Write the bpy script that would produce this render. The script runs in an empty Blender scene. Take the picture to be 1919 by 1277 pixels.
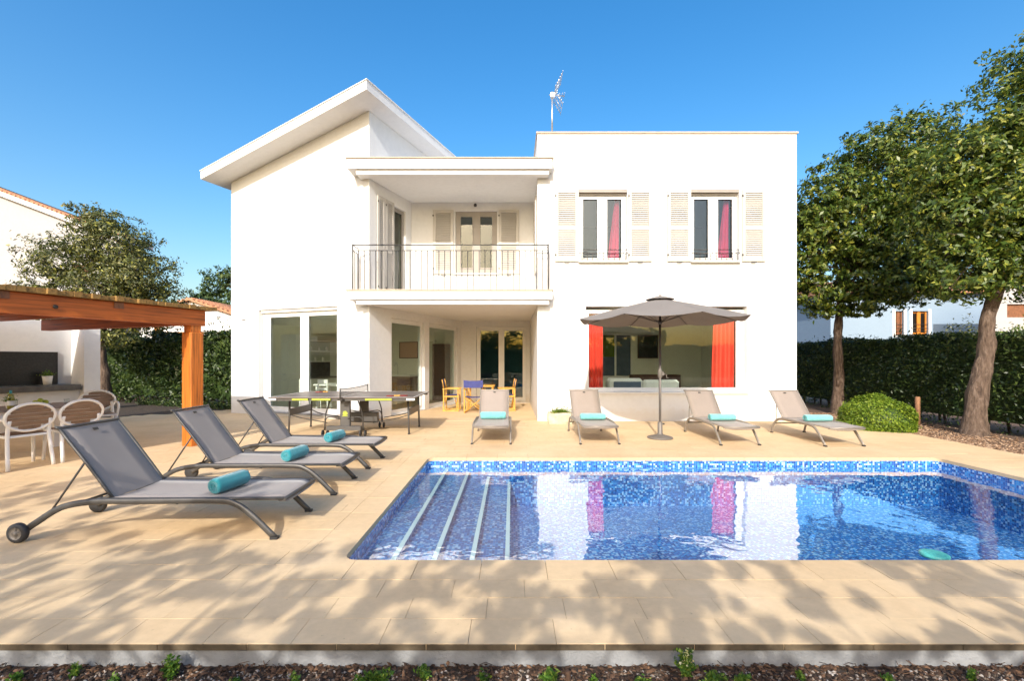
import bpy, math, random
import numpy as np
from mathutils import Vector, Matrix
R = math.radians
rnd = random.Random(7)
rng = np.random.default_rng(11)
sc = bpy.context.scene
col = sc.collection

# ------------------------------------------------------------------ camera
cam_d = bpy.data.cameras.new('camera'); cam = bpy.data.objects.new('camera', cam_d); col.objects.link(cam)
cam.location = (0, 0, 1.48); cam.rotation_euler = (R(90), 0, 0)
cam_d.sensor_width = 36.0; cam_d.lens = 16.0; cam_d.shift_y = 0.018
cam_d.clip_start = 0.05; cam_d.clip_end = 2000
sc.camera = cam
# ------------------------------------------------------------------ sky, sun, exposure
SUN_EL, SUN_AZ = 30.0, 10.7          # light travels +Y, turned 10.7 deg to +X
w = bpy.data.worlds.new('World'); sc.world = w; w.use_nodes = True
nt = w.node_tree; bg = nt.nodes['Background']
sky = nt.nodes.new('ShaderNodeTexSky'); sky.sky_type = 'NISHITA'; sky.sun_disc = False
sky.sun_elevation = R(SUN_EL); sky.sun_rotation = R(180 + SUN_AZ)
sky.altitude = 0; sky.air_density = 1.2; sky.dust_density = 3.3; sky.ozone_density = 2.0
hs = nt.nodes.new('ShaderNodeHueSaturation'); hs.inputs['Saturation'].default_value = 1.46
nt.links.new(sky.outputs[0], hs.inputs['Color']); nt.links.new(hs.outputs[0], bg.inputs['Color'])
bg.inputs['Strength'].default_value = 0.15
sun_d = bpy.data.lights.new('sun', 'SUN'); sun = bpy.data.objects.new('sun', sun_d); col.objects.link(sun)
sun_d.energy = 2.6; sun_d.angle = R(0.53); sun_d.color = (1.0, 0.95, 0.87)
Ld = Vector((math.sin(R(SUN_AZ)) * math.cos(R(SUN_EL)), math.cos(R(SUN_AZ)) * math.cos(R(SUN_EL)), -math.sin(R(SUN_EL))))
sun.rotation_euler = Ld.to_track_quat('-Z', 'Y').to_euler()
sc.view_settings.view_transform = 'Standard'; sc.view_settings.look = 'None'
sc.view_settings.gamma = 1.0; sc.view_settings.use_curve_mapping = False
sc.view_settings.exposure = 0.85
sc.render.engine = 'CYCLES'
cy = sc.cycles
cy.max_bounces = 8; cy.diffuse_bounces = 5; cy.glossy_bounces = 4; cy.transmission_bounces = 6; cy.transparent_max_bounces = 24
cy.use_denoising = True; cy.sample_clamp_indirect = 6.0; cy.caustics_reflective = False; cy.caustics_refractive = False

# ------------------------------------------------------------------ node helpers / materials
def new_mat(name):
    m = bpy.data.materials.new(name); m.use_nodes = True
    return m, m.node_tree, m.node_tree.nodes['Principled BSDF']
def N(t, kind, **kw):
    n = t.nodes.new(kind)
    for k, v in kw.items():
        if k in n.inputs: n.inputs[k].default_value = v
        else: setattr(n, k, v)
    return n
def c4(c): return (c[0], c[1], c[2], 1.0)
def ramp(t, fac, stops):
    r = t.nodes.new('ShaderNodeValToRGB'); e = r.color_ramp.elements
    while len(e) < len(stops): e.new(0.5)
    for el, (p, c) in zip(e, stops): el.position = p; el.color = c4(c)
    t.links.new(fac, r.inputs[0]); return r.outputs[0]
def bump(t, b, height, strength, dist=0.02):
    n = N(t, 'ShaderNodeBump'); n.inputs['Strength'].default_value = strength; n.inputs['Distance'].default_value = dist
    t.links.new(height, n.inputs['Height']); t.links.new(n.outputs[0], b.inputs['Normal']); return n
def coord(t, out='Object'):
    n = t.nodes.new('ShaderNodeTexCoord'); return n.outputs[out]
def wpos(t): return t.nodes.new('ShaderNodeNewGeometry').outputs['Position']
def noise(t, vec, scale, detail=4, rough=0.55):
    n = N(t, 'ShaderNodeTexNoise'); n.inputs['Scale'].default_value = scale; n.inputs['Detail'].default_value = detail; n.inputs['Roughness'].default_value = rough
    t.links.new(vec, n.inputs['Vector']); return n
def mat_simple(name, c, rough=0.6, metal=0.0, var=0.12, scale=6.0, bstr=0.0, bscale=60.0, spec=0.5, world=True):
    m, t, b = new_mat(name)
    v = wpos(t) if world else coord(t)
    n = noise(t, v, scale)
    lo = tuple(max(0, x * (1 - var)) for x in c); hi = tuple(min(1, x * (1 + var)) for x in c)
    t.links.new(ramp(t, n.outputs[0], [(0.3, lo), (0.7, hi)]), b.inputs['Base Color'])
    b.inputs['Roughness'].default_value = rough; b.inputs['Metallic'].default_value = metal
    b.inputs['Specular IOR Level'].default_value = spec
    if bstr > 0:
        n2 = noise(t, v, bscale, 3); bump(t, b, n2.outputs[0], bstr, 0.01)
    return m
M = {}
def plaster(name, c, dirt=(0.62, 0.57, 0.5)):
    m, t, b = new_mat(name); v = wpos(t)
    n = noise(t, v, 0.7, 5, 0.6); n2 = noise(t, v, 9, 4)
    mx = N(t, 'ShaderNodeMath', operation='MULTIPLY'); t.links.new(n.outputs[0], mx.inputs[0]); t.links.new(n2.outputs[0], mx.inputs[1])
    cc = ramp(t, mx.outputs[0], [(0.08, tuple(x * 0.93 for x in c)), (0.3, c)])
    # splash dirt close to the ground, uneven
    sp = N(t, 'ShaderNodeSeparateXYZ'); t.links.new(v, sp.inputs[0])
    zz = N(t, 'ShaderNodeMath', operation='MULTIPLY_ADD'); t.links.new(n2.outputs[0], zz.inputs[0]); zz.inputs[1].default_value = -0.35; t.links.new(sp.outputs[2], zz.inputs[2])
    dr = ramp(t, zz.outputs[0], [(0.0, (0.55, 0.55, 0.55)), (0.16, (0, 0, 0))])
    mix = N(t, 'ShaderNodeMix', data_type='RGBA'); t.links.new(dr, mix.inputs['Factor']); t.links.new(cc, mix.inputs[6]); mix.inputs[7].default_value = c4(dirt)
    t.links.new(mix.outputs[2], b.inputs['Base Color']); b.inputs['Roughness'].default_value = 0.85; b.inputs['Specular IOR Level'].default_value = 0.25
    nb = noise(t, v, 45, 5, 0.7); bump(t, b, nb.outputs[0], 0.25, 0.006)
    return m
M['plaster'] = plaster('white_plaster', (0.76, 0.757, 0.75))
M['plaster_cream'] = plaster('cream_plaster', (0.45, 0.44, 0.44))
M['plaster_blue'] = plaster('pale_blue_plaster', (0.28, 0.37, 0.47))
M['plaster_orange'] = plaster('orange_plaster', (0.72, 0.30, 0.10))
M['inside'] = mat_simple('room_paint', (0.80, 0.81, 0.74), 0.8, var=0.03)
M['dim_room'] = mat_simple('room_shade_sky_tint', (0.03, 0.115, 0.17), 0.8, var=0.05)  # dark blue wall colour stands in for room shade and reflected sky
M['room_floor'] = mat_simple('room_floor_tile', (0.36, 0.30, 0.24), 0.35, var=0.1)
M['trim'] = mat_simple('white_window_paint', (0.80, 0.80, 0.78), 0.4, var=0.03)
M['shutter'] = mat_simple('off_white_shutter_paint', (0.50, 0.475, 0.44), 0.5, var=0.05, scale=3)
M['frame_grey'] = mat_simple('taupe_window_paint', (0.33, 0.30, 0.27), 0.5, var=0.06)
M['iron'] = mat_simple('grey_painted_iron', (0.085, 0.082, 0.078), 0.45, 0.6, var=0.15, scale=14)
M['iron_dark'] = mat_simple('dark_iron', (0.06, 0.055, 0.05), 0.5, 0.5)
M['coping_tan'] = mat_simple('tan_coping', (0.55, 0.44, 0.34), 0.8)

def stone_deck():
    m, t, b = new_mat('beige_paving_stone'); v = wpos(t)
    oi = t.nodes.new('ShaderNodeObjectInfo'); gi = t.nodes.new('ShaderNodeNewGeometry')
    n = noise(t, v, 1.1, 5, 0.6); n2 = noise(t, v, 14, 5, 0.65); n3 = noise(t, v, 170, 3, 0.6)
    cc = ramp(t, n.outputs[0], [(0.3, (0.65, 0.462, 0.262)), (0.55, (0.72, 0.528, 0.312)), (0.75, (0.755, 0.572, 0.36))])
    ad = N(t, 'ShaderNodeMath', operation='ADD'); t.links.new(oi.outputs['Random'], ad.inputs[0]); t.links.new(gi.outputs['Random Per Island'], ad.inputs[1])
    fr = N(t, 'ShaderNodeMath', operation='FRACT'); t.links.new(ad.outputs[0], fr.inputs[0])
    mr = N(t, 'ShaderNodeMapRange'); mr.inputs['To Min'].default_value = 0.965; mr.inputs['To Max'].default_value = 1.025; t.links.new(fr.outputs[0], mr.inputs['Value'])
    m2 = N(t, 'ShaderNodeMapRange'); m2.inputs['From Min'].default_value = 0.3; m2.inputs['From Max'].default_value = 0.7; m2.inputs['To Min'].default_value = 0.93; m2.inputs['To Max'].default_value = 1.05; t.links.new(n2.outputs[0], m2.inputs['Value'])
    mm = N(t, 'ShaderNodeMath', operation='MULTIPLY'); t.links.new(mr.outputs[0], mm.inputs[0]); t.links.new(m2.outputs[0], mm.inputs[1])
    vm = N(t, 'ShaderNodeVectorMath', operation='SCALE'); t.links.new(cc, vm.inputs[0]); t.links.new(mm.outputs[0], vm.inputs['Scale'])
    # small dark specks and stains
    n4 = noise(t, v, 38, 2, 0.5); st = ramp(t, n4.outputs[0], [(0.70, (0, 0, 0)), (0.78, (0.5, 0.5, 0.5))])
    mix = N(t, 'ShaderNodeMix', data_type='RGBA'); t.links.new(st, mix.inputs['Factor']); t.links.new(vm.outputs[0], mix.inputs[6]); mix.inputs[7].default_value = (0.32, 0.23, 0.14, 1)
    t.links.new(mix.outputs[2], b.inputs['Base Color']); b.inputs['Roughness'].default_value = 0.75; b.inputs['Specular IOR Level'].default_value = 0.3
    bump(t, b, n3.outputs[0], 0.25, 0.004)
    return m
M['deck'] = stone_deck()
M['mortar'] = mat_simple('beige_mortar', (0.34, 0.245, 0.15), 0.9, var=0.2, scale=9)
M['concrete'] = mat_simple('grey_concrete', (0.27, 0.275, 0.28), 0.9, var=0.28, scale=5, bstr=0.5, bscale=70)
M['soil'] = mat_simple('dark_soil', (0.05, 0.036, 0.026), 0.95, var=0.5, scale=22, bstr=1.0, bscale=60)
M['earth'] = mat_simple('dry_earth', (0.16, 0.12, 0.075), 0.95, var=0.3, scale=0.6, bstr=0.5, bscale=12)
M['bedgravel'] = mat_simple('brown_gravel_bed', (0.17, 0.105, 0.068), 0.95, var=0.35, scale=40, bstr=1.0, bscale=70)

def island_mat(name, stops, rough=0.8, transl=0.0, spec=0.3):
    m, t, b = new_mat(name); g = t.nodes.new('ShaderNodeNewGeometry')
    cc = ramp(t, g.outputs['Random Per Island'], stops)
    t.links.new(cc, b.inputs['Base Color']); b.inputs['Roughness'].default_value = rough; b.inputs['Specular IOR Level'].default_value = spec
    if transl > 0:
        tr = N(t, 'ShaderNodeBsdfTranslucent'); t.links.new(cc, tr.inputs['Color'])
        mx = N(t, 'ShaderNodeMixShader'); mx.inputs[0].default_value = transl
        t.links.new(b.outputs[0], mx.inputs[1]); t.links.new(tr.outputs[0], mx.inputs[2])
        t.links.new(mx.outputs[0], t.nodes['Material Output'].inputs['Surface'])
    return m
M['pebble'] = island_mat('pebble_mix', [(0, (0.10, 0.075, 0.055)), (0.45, (0.20, 0.15, 0.11)), (0.8, (0.34, 0.29, 0.25)), (1, (0.5, 0.46, 0.42))], 0.8)
M['bark'] = island_mat('bark_chip', [(0, (0.03, 0.02, 0.015)), (0.6, (0.08, 0.045, 0.028)), (1, (0.22, 0.12, 0.065))], 0.9)
M['gravel'] = island_mat('tan_gravel', [(0, (0.12, 0.07, 0.042)), (0.5, (0.28, 0.17, 0.10)), (1, (0.48, 0.34, 0.23))], 0.85)
M['leaf_tree'] = island_mat('evergreen_oak_leaf', [(0, (0.028, 0.052, 0.010)), (0.5, (0.090, 0.150, 0.020)), (0.85, (0.19, 0.225, 0.032)), (1, (0.38, 0.38, 0.05))], 0.42, 0.28, 0.5)
M['leaf_left'] = island_mat('olive_green_leaf', [(0, (0.045, 0.055, 0.018)), (0.5, (0.105, 0.13, 0.034)), (0.85, (0.20, 0.19, 0.06)), (1, (0.36, 0.36, 0.05))], 0.45, 0.28, 0.5)
M['leaf_hedge'] = island_mat('dark_hedge_leaf', [(0, (0.015, 0.032, 0.010)), (0.6, (0.045, 0.080, 0.020)), (1, (0.12, 0.17, 0.04))], 0.4, 0.2, 0.5)
M['leaf_bush'] = island_mat('bright_bush_leaf', [(0, (0.07, 0.13, 0.012)), (0.5, (0.15, 0.24, 0.02)), (1, (0.30, 0.38, 0.04))], 0.5, 0.3)
M['leaf_weed'] = island_mat('weed_leaf', [(0, (0.05, 0.12, 0.02)), (0.6, (0.12, 0.24, 0.03)), (1, (0.32, 0.40, 0.06))], 0.5, 0.35)
M['leaf_pine'] = island_mat('pine_needle', [(0, (0.03, 0.06, 0.02)), (0.6, (0.07, 0.12, 0.03)), (1, (0.14, 0.18, 0.05))], 0.6, 0.2)
M['flower'] = island_mat('pale_yellow_flower', [(0, (0.7, 0.6, 0.2)), (1, (0.85, 0.8, 0.5))], 0.6, 0.3)

def bark_mat():
    m, t, b = new_mat('tree_bark'); v = coord(t)
    mp = N(t, 'ShaderNodeMapping'); mp.inputs['Scale'].default_value = (9, 9, 2.2); t.links.new(v, mp.inputs[0])
    n = noise(t, mp.outputs[0], 2.2, 6, 0.7)
    t.links.new(ramp(t, n.outputs[0], [(0.32, (0.07, 0.046, 0.034)), (0.5, (0.17, 0.115, 0.082)), (0.68, (0.30, 0.22, 0.17))]), b.inputs['Base Color'])
    b.inputs['Roughness'].default_value = 0.95; bump(t, b, n.outputs[0], 1.0, 0.09); return m
M['trunk'] = bark_mat()

def wood(name, c, axis_scale=(2, 2, 14), rough=0.5, rz=0.0):
    m, t, b = new_mat(name); v = coord(t)
    mp = N(t, 'ShaderNodeMapping'); mp.inputs['Scale'].default_value = axis_scale
    rt = N(t, 'ShaderNodeVectorRotate', rotation_type='Z_AXIS'); rt.inputs['Angle'].default_value = rz; t.links.new(v, rt.inputs['Vector']); t.links.new(rt.outputs[0], mp.inputs[0])
    n = noise(t, mp.outputs[0], 1.6, 6, 0.62)
    t.links.new(ramp(t, n.outputs[0], [(0.28, tuple(x * 0.45 for x in c)), (0.5, c), (0.74, tuple(min(1, x * 1.35) for x in c))]), b.inputs['Base Color'])
    b.inputs['Roughness'].default_value = rough; bump(t, b, n.outputs[0], 0.25, 0.006); return m
M['orange_wood'] = wood('orange_varnished_wood', (0.58, 0.165, 0.022), (20, 20, 1.2), 0.5)
M['beam_wood'] = wood('orange_beam_wood', (0.48, 0.12, 0.018), (22, 1.0, 22), 0.5, R(21))
M['rafter_wood'] = wood('orange_rafter_wood', (0.38, 0.085, 0.014), (1.0, 22, 22), 0.5, R(21))
M['cane'] = wood('ochre_cane', (0.27, 0.155, 0.045), (25, 25, 25), 0.8)
M['chair_wood'] = wood('yellow_chair_wood', (0.62, 0.33, 0.06), (12, 12, 12), 0.5)
M['taupe_wood'] = wood('taupe_slat_wood', (0.22, 0.14, 0.09), (4, 4, 30), 0.6)
M['table_wood'] = wood('grey_table_wood', (0.30, 0.24, 0.20), (20, 3, 3), 0.6)
M['brown_wood'] = wood('brown_window_wood', (0.22, 0.09, 0.04), (8, 8, 8))
M['post_wood'] = wood('weathered_post_wood', (0.28, 0.14, 0.07), (18, 18, 3), 0.8)

M['white_plastic'] = mat_simple('white_resin', (0.80, 0.79, 0.77), 0.35, var=0.02)
M['dark_frame'] = mat_simple('charcoal_aluminium', (0.085, 0.08, 0.075), 0.42, 0.35, var=0.15, scale=15)
M['light_frame'] = mat_simple('taupe_aluminium', (0.30, 0.265, 0.225), 0.42, 0.3, var=0.08, scale=15)
def sling(name, c):
    m, t, b = new_mat(name); v = coord(t)
    wv = N(t, 'ShaderNodeTexWave'); wv.inputs['Scale'].default_value = 90; t.links.new(v, wv.inputs['Vector']); wv.bands_direction = 'X'
    w2 = N(t, 'ShaderNodeTexWave'); w2.inputs['Scale'].default_value = 90; t.links.new(v, w2.inputs['Vector']); w2.bands_direction = 'Y'
    mu = N(t, 'ShaderNodeMath', operation='MULTIPLY'); t.links.new(wv.outputs['Fac'], mu.inputs[0]); t.links.new(w2.outputs['Fac'], mu.inputs[1])
    n = noise(t, v, 4, 4); ad = N(t, 'ShaderNodeMath', operation='MULTIPLY_ADD'); t.links.new(n.outputs[0], ad.inputs[0]); ad.inputs[1].default_value = 0.6; t.links.new(mu.outputs[0], ad.inputs[2])
    t.links.new(ramp(t, ad.outputs[0], [(0.2, tuple(x * 0.85 for x in c)), (0.9, tuple(min(1, x * 1.12) for x in c))]), b.inputs['Base Color'])
    b.inputs['Roughness'].default_value = 0.6; b.inputs['Sheen Weight'].default_value = 0.2; return m
M['sling_dark'] = sling('grey_mesh_sling', (0.27, 0.235, 0.215))
M['sling_light'] = sling('taupe_mesh_sling', (0.31, 0.255, 0.215))
M['rubber'] = mat_simple('black_rubber', (0.03, 0.03, 0.032), 0.6, var=0.2)
M['hub'] = mat_simple('grey_hub_plastic', (0.16, 0.14, 0.12), 0.5)
def terry(name, c):
    m, t, b = new_mat(name); v = coord(t)
    n = noise(t, v, 160, 3, 0.7); n2 = noise(t, v, 12, 3)
    t.links.new(ramp(t, n2.outputs[0], [(0.3, tuple(x * 0.8 for x in c)), (0.7, c)]), b.inputs['Base Color'])
    b.inputs['Roughness'].default_value = 0.95; b.inputs['Sheen Weight'].default_value = 0.5; bump(t, b, n.outputs[0], 0.9, 0.012); return m
M['towel'] = terry('turquoise_terry', (0.010, 0.31, 0.37))
M['towel_pale'] = terry('pale_aqua_terry', (0.20, 0.62, 0.60))
M['canopy'] = mat_simple('grey_canopy_cloth', (0.30, 0.275, 0.255), 0.85, var=0.06, scale=2, bstr=0.15, bscale=300)
_t = M['canopy'].node_tree; _b = _t.nodes['Principled BSDF']; _tr = N(_t, 'ShaderNodeBsdfTranslucent', Color=(0.34, 0.28, 0.24, 1)); _mx = N(_t, 'ShaderNodeMixShader'); _mx.inputs[0].default_value = 0.3
_t.links.new(_b.outputs[0], _mx.inputs[1]); _t.links.new(_tr.outputs[0], _mx.inputs[2]); _t.links.new(_mx.outputs[0], _t.nodes['Material Output'].inputs['Surface'])
M['pole'] = mat_simple('dark_taupe_pole', (0.10, 0.085, 0.075), 0.35, 0.5, var=0.1)
M['base_stone'] = mat_simple('grey_umbrella_base', (0.17, 0.15, 0.13), 0.5, 0.2, var=0.12)
M['curtain'] = mat_simple('coral_red_curtain', (0.78, 0.075, 0.045), 0.85, var=0.08, scale=4)
M['curtain_pink'] = mat_simple('crimson_curtain', (0.80, 0.02, 0.10), 0.85, var=0.08, scale=4)
M['table_top'] = mat_simple('dark_table_tennis_top', (0.13, 0.105, 0.095), 0.38, var=0.08)
M['lime'] = mat_simple('lime_green_plastic', (0.36, 0.41, 0.06), 0.4, var=0.05)
M['black_plastic'] = mat_simple('dark_grey_plastic', (0.09, 0.085, 0.08), 0.45, var=0.1)
M['red_rubber'] = mat_simple('red_bat_rubber', (0.30, 0.04, 0.03), 0.6)
M['navy'] = mat_simple('navy_canvas', (0.055, 0.065, 0.22), 0.9, var=0.15, scale=20)
M['sofa'] = mat_simple('white_sofa_cloth', (0.78, 0.77, 0.73), 0.9, var=0.04)
M['blue_cloth'] = mat_simple('slate_blue_cloth', (0.10, 0.13, 0.19), 0.9)
M['dark_wood'] = wood('dark_furniture_wood', (0.09, 0.035, 0.025), (6, 6, 20))
M['cabinet'] = mat_simple('sage_cabinet', (0.58, 0.61, 0.51), 0.4, var=0.04)
M['black_panel'] = mat_simple('black_fire_panel', (0.012, 0.011, 0.011), 0.3, var=0.6, scale=30)
M['slate_shelf'] = mat_simple('dark_slate_shelf', (0.09, 0.085, 0.08), 0.5, var=0.35, scale=7)
M['ceramic'] = mat_simple('white_ceramic', (0.75, 0.72, 0.68), 0.3, var=0.05)
M['fruit'] = mat_simple('green_fruit', (0.40, 0.45, 0.04), 0.4, var=0.2, scale=20)
M['roof_tile'] = mat_simple('terracotta_tile', (0.50, 0.24, 0.13), 0.85, var=0.3, scale=8)
M['trough'] = mat_simple('limestone_trough', (0.60, 0.52, 0.38), 0.95, var=0.2, scale=12, bstr=0.8, bscale=30)
M['steel'] = mat_simple('galvanised_steel', (0.62, 0.63, 0.64), 0.35, 0.8, var=0.08)
M['orange_paint'] = mat_simple('orange_window_paint', (0.60, 0.22, 0.03), 0.5)
M['picture_sea'] = mat_simple('sea_painting', (0.10, 0.32, 0.42), 0.6, var=0.6, scale=5)
M['picture_red'] = island_mat('red_flower_painting', [(0, (0.5, 0.2, 0.12)), (1, (0.6, 0.45, 0.35))])
M['white_strip'] = mat_simple('white_step_edge', (0.86, 0.87, 0.82), 0.5, var=0.04)
M['aqua_disc'] = mat_simple('turquoise_float_plastic', (0.10, 0.50, 0.44), 0.4, var=0.25, scale=60)

def glass(name, f0=0.05, tint=(0.90, 0.95, 0.92), rough=0.0, wave=None, power=5.0):
    # thin clear sheet: the same reflectance from either side, so daylight passes in and out
    m, t, b = new_mat(name); t.nodes.remove(b)
    g = N(t, 'ShaderNodeNewGeometry'); dt_ = N(t, 'ShaderNodeVectorMath', operation='DOT_PRODUCT')
    t.links.new(g.outputs['Incoming'], dt_.inputs[0]); t.links.new(g.outputs['Normal'], dt_.inputs[1])
    ab = N(t, 'ShaderNodeMath', operation='ABSOLUTE'); t.links.new(dt_.outputs['Value'], ab.inputs[0])
    om = N(t, 'ShaderNodeMath', operation='SUBTRACT', use_clamp=True); om.inputs[0].default_value = 1.0; t.links.new(ab.outputs[0], om.inputs[1])
    pw = N(t, 'ShaderNodeMath', operation='POWER'); t.links.new(om.outputs[0], pw.inputs[0]); pw.inputs[1].default_value = power
    f = N(t, 'ShaderNodeMath', operation='MULTIPLY_ADD', use_clamp=True); t.links.new(pw.outputs[0], f.inputs[0]); f.inputs[1].default_value = 1 - f0; f.inputs[2].default_value = f0
    tr = N(t, 'ShaderNodeBsdfTransparent', Color=c4(tint)); gl = N(t, 'ShaderNodeBsdfGlossy', Color=(1, 1, 1, 1)); gl.inputs['Roughness'].default_value = rough
    mx = N(t, 'ShaderNodeMixShader')
    t.links.new(f.outputs[0], mx.inputs[0]); t.links.new(tr.outputs[0], mx.inputs[1]); t.links.new(gl.outputs[0], mx.inputs[2])
    if wave:
        v = wpos(t); n1 = noise(t, v, wave[0], 3, 0.5); n2 = noise(t, v, wave[1], 2, 0.5)
        ad = N(t, 'ShaderNodeMath', operation='MULTIPLY_ADD'); t.links.new(n2.outputs[0], ad.inputs[0]); ad.inputs[1].default_value = wave[2]; t.links.new(n1.outputs[0], ad.inputs[2])
        bp = N(t, 'ShaderNodeBump'); bp.inputs['Strength'].default_value = 1.0; bp.inputs['Distance'].default_value = wave[3]
        t.links.new(ad.outputs[0], bp.inputs['Height']); t.links.new(bp.outputs[0], dt_.inputs[1]); t.links.new(bp.outputs[0], gl.inputs['Normal'])
    t.links.new(mx.outputs[0], t.nodes['Material Output'].inputs['Surface'])
    return m
M['glass'] = glass('window_glass', 0.045, (0.93, 0.97, 0.94))
M['glass_blue'] = glass('upper_window_glass', 0.05, (0.80, 0.92, 0.96))
M['bottle_glass'] = glass('bottle_glass', 0.04, (0.82, 0.80, 0.35))
M['drink_glass'] = glass('clear_drinking_glass', 0.04, (0.93, 0.95, 0.95))
M['water'] = glass('pool_water', 0.09, (0.78, 0.95, 1.0), 0.0, (1.3, 5.0, 0.18, 0.0095), 3.2)

def mosaic():
    m, t, b = new_mat('blue_glass_mosaic'); g = t.nodes.new('ShaderNodeNewGeometry'); S = 0.0262
    sc_ = N(t, 'ShaderNodeVectorMath', operation='SCALE'); t.links.new(g.outputs['Position'], sc_.inputs[0]); sc_.inputs['Scale'].default_value = 1 / S
    off = N(t, 'ShaderNodeVectorMath', operation='ADD'); t.links.new(sc_.outputs[0], off.inputs[0]); off.inputs[1].default_value = (0.37, 0.41, 0.33)
    fl = N(t, 'ShaderNodeVectorMath', operation='FLOOR'); t.links.new(off.outputs[0], fl.inputs[0])
    wn = N(t, 'ShaderNodeTexWhiteNoise'); t.links.new(fl.outputs[0], wn.inputs['Vector'])
    big = noise(t, g.outputs['Position'], 1.3, 3)
    ad = N(t, 'ShaderNodeMath', operation='MULTIPLY_ADD'); t.links.new(big.outputs[0], ad.inputs[0]); ad.inputs[1].default_value = 0.35; t.links.new(wn.outputs['Value'], ad.inputs[2])
    cc = ramp(t, ad.outputs[0], [(0.15, (0.003, 0.035, 0.21)), (0.42, (0.004, 0.095, 0.42)), (0.74, (0.012, 0.20, 0.60)), (0.94, (0.06, 0.38, 0.76)), (1.0, (0.45, 0.62, 0.84))])
    fr = N(t, 'ShaderNodeVectorMath', operation='FRACTION'); t.links.new(off.outputs[0], fr.inputs[0])
    s3 = N(t, 'ShaderNodeSeparateXYZ'); t.links.new(fr.outputs[0], s3.inputs[0]); n3 = N(t, 'ShaderNodeSeparateXYZ'); t.links.new(g.outputs['Normal'], n3.inputs[0])
    tot = None
    for i in range(3):
        lt = N(t, 'ShaderNodeMath', operation='LESS_THAN'); t.links.new(s3.outputs[i], lt.inputs[0]); lt.inputs[1].default_value = 0.11
        ab = N(t, 'ShaderNodeMath', operation='ABSOLUTE'); t.links.new(n3.outputs[i], ab.inputs[0])
        l2 = N(t, 'ShaderNodeMath', operation='LESS_THAN'); t.links.new(ab.outputs[0], l2.inputs[0]); l2.inputs[1].default_value = 0.6
        mu = N(t, 'ShaderNodeMath', operation='MULTIPLY'); t.links.new(lt.outputs[0], mu.inputs[0]); t.links.new(l2.outputs[0], mu.inputs[1])
        if tot is None: tot = mu.outputs[0]
        else:
            mxx = N(t, 'ShaderNodeMath', operation='MAXIMUM'); t.links.new(tot, mxx.inputs[0]); t.links.new(mu.outputs[0], mxx.inputs[1]); tot = mxx.outputs[0]
    mix = N(t, 'ShaderNodeMix', data_type='RGBA'); t.links.new(tot, mix.inputs['Factor']); t.links.new(cc, mix.inputs[6]); mix.inputs[7].default_value = (0.20, 0.33, 0.55, 1)
    t.links.new(mix.outputs[2], b.inputs['Base Color']); b.inputs['Roughness'].default_value = 0.2
    return m
M['mosaic'] = mosaic()

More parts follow.
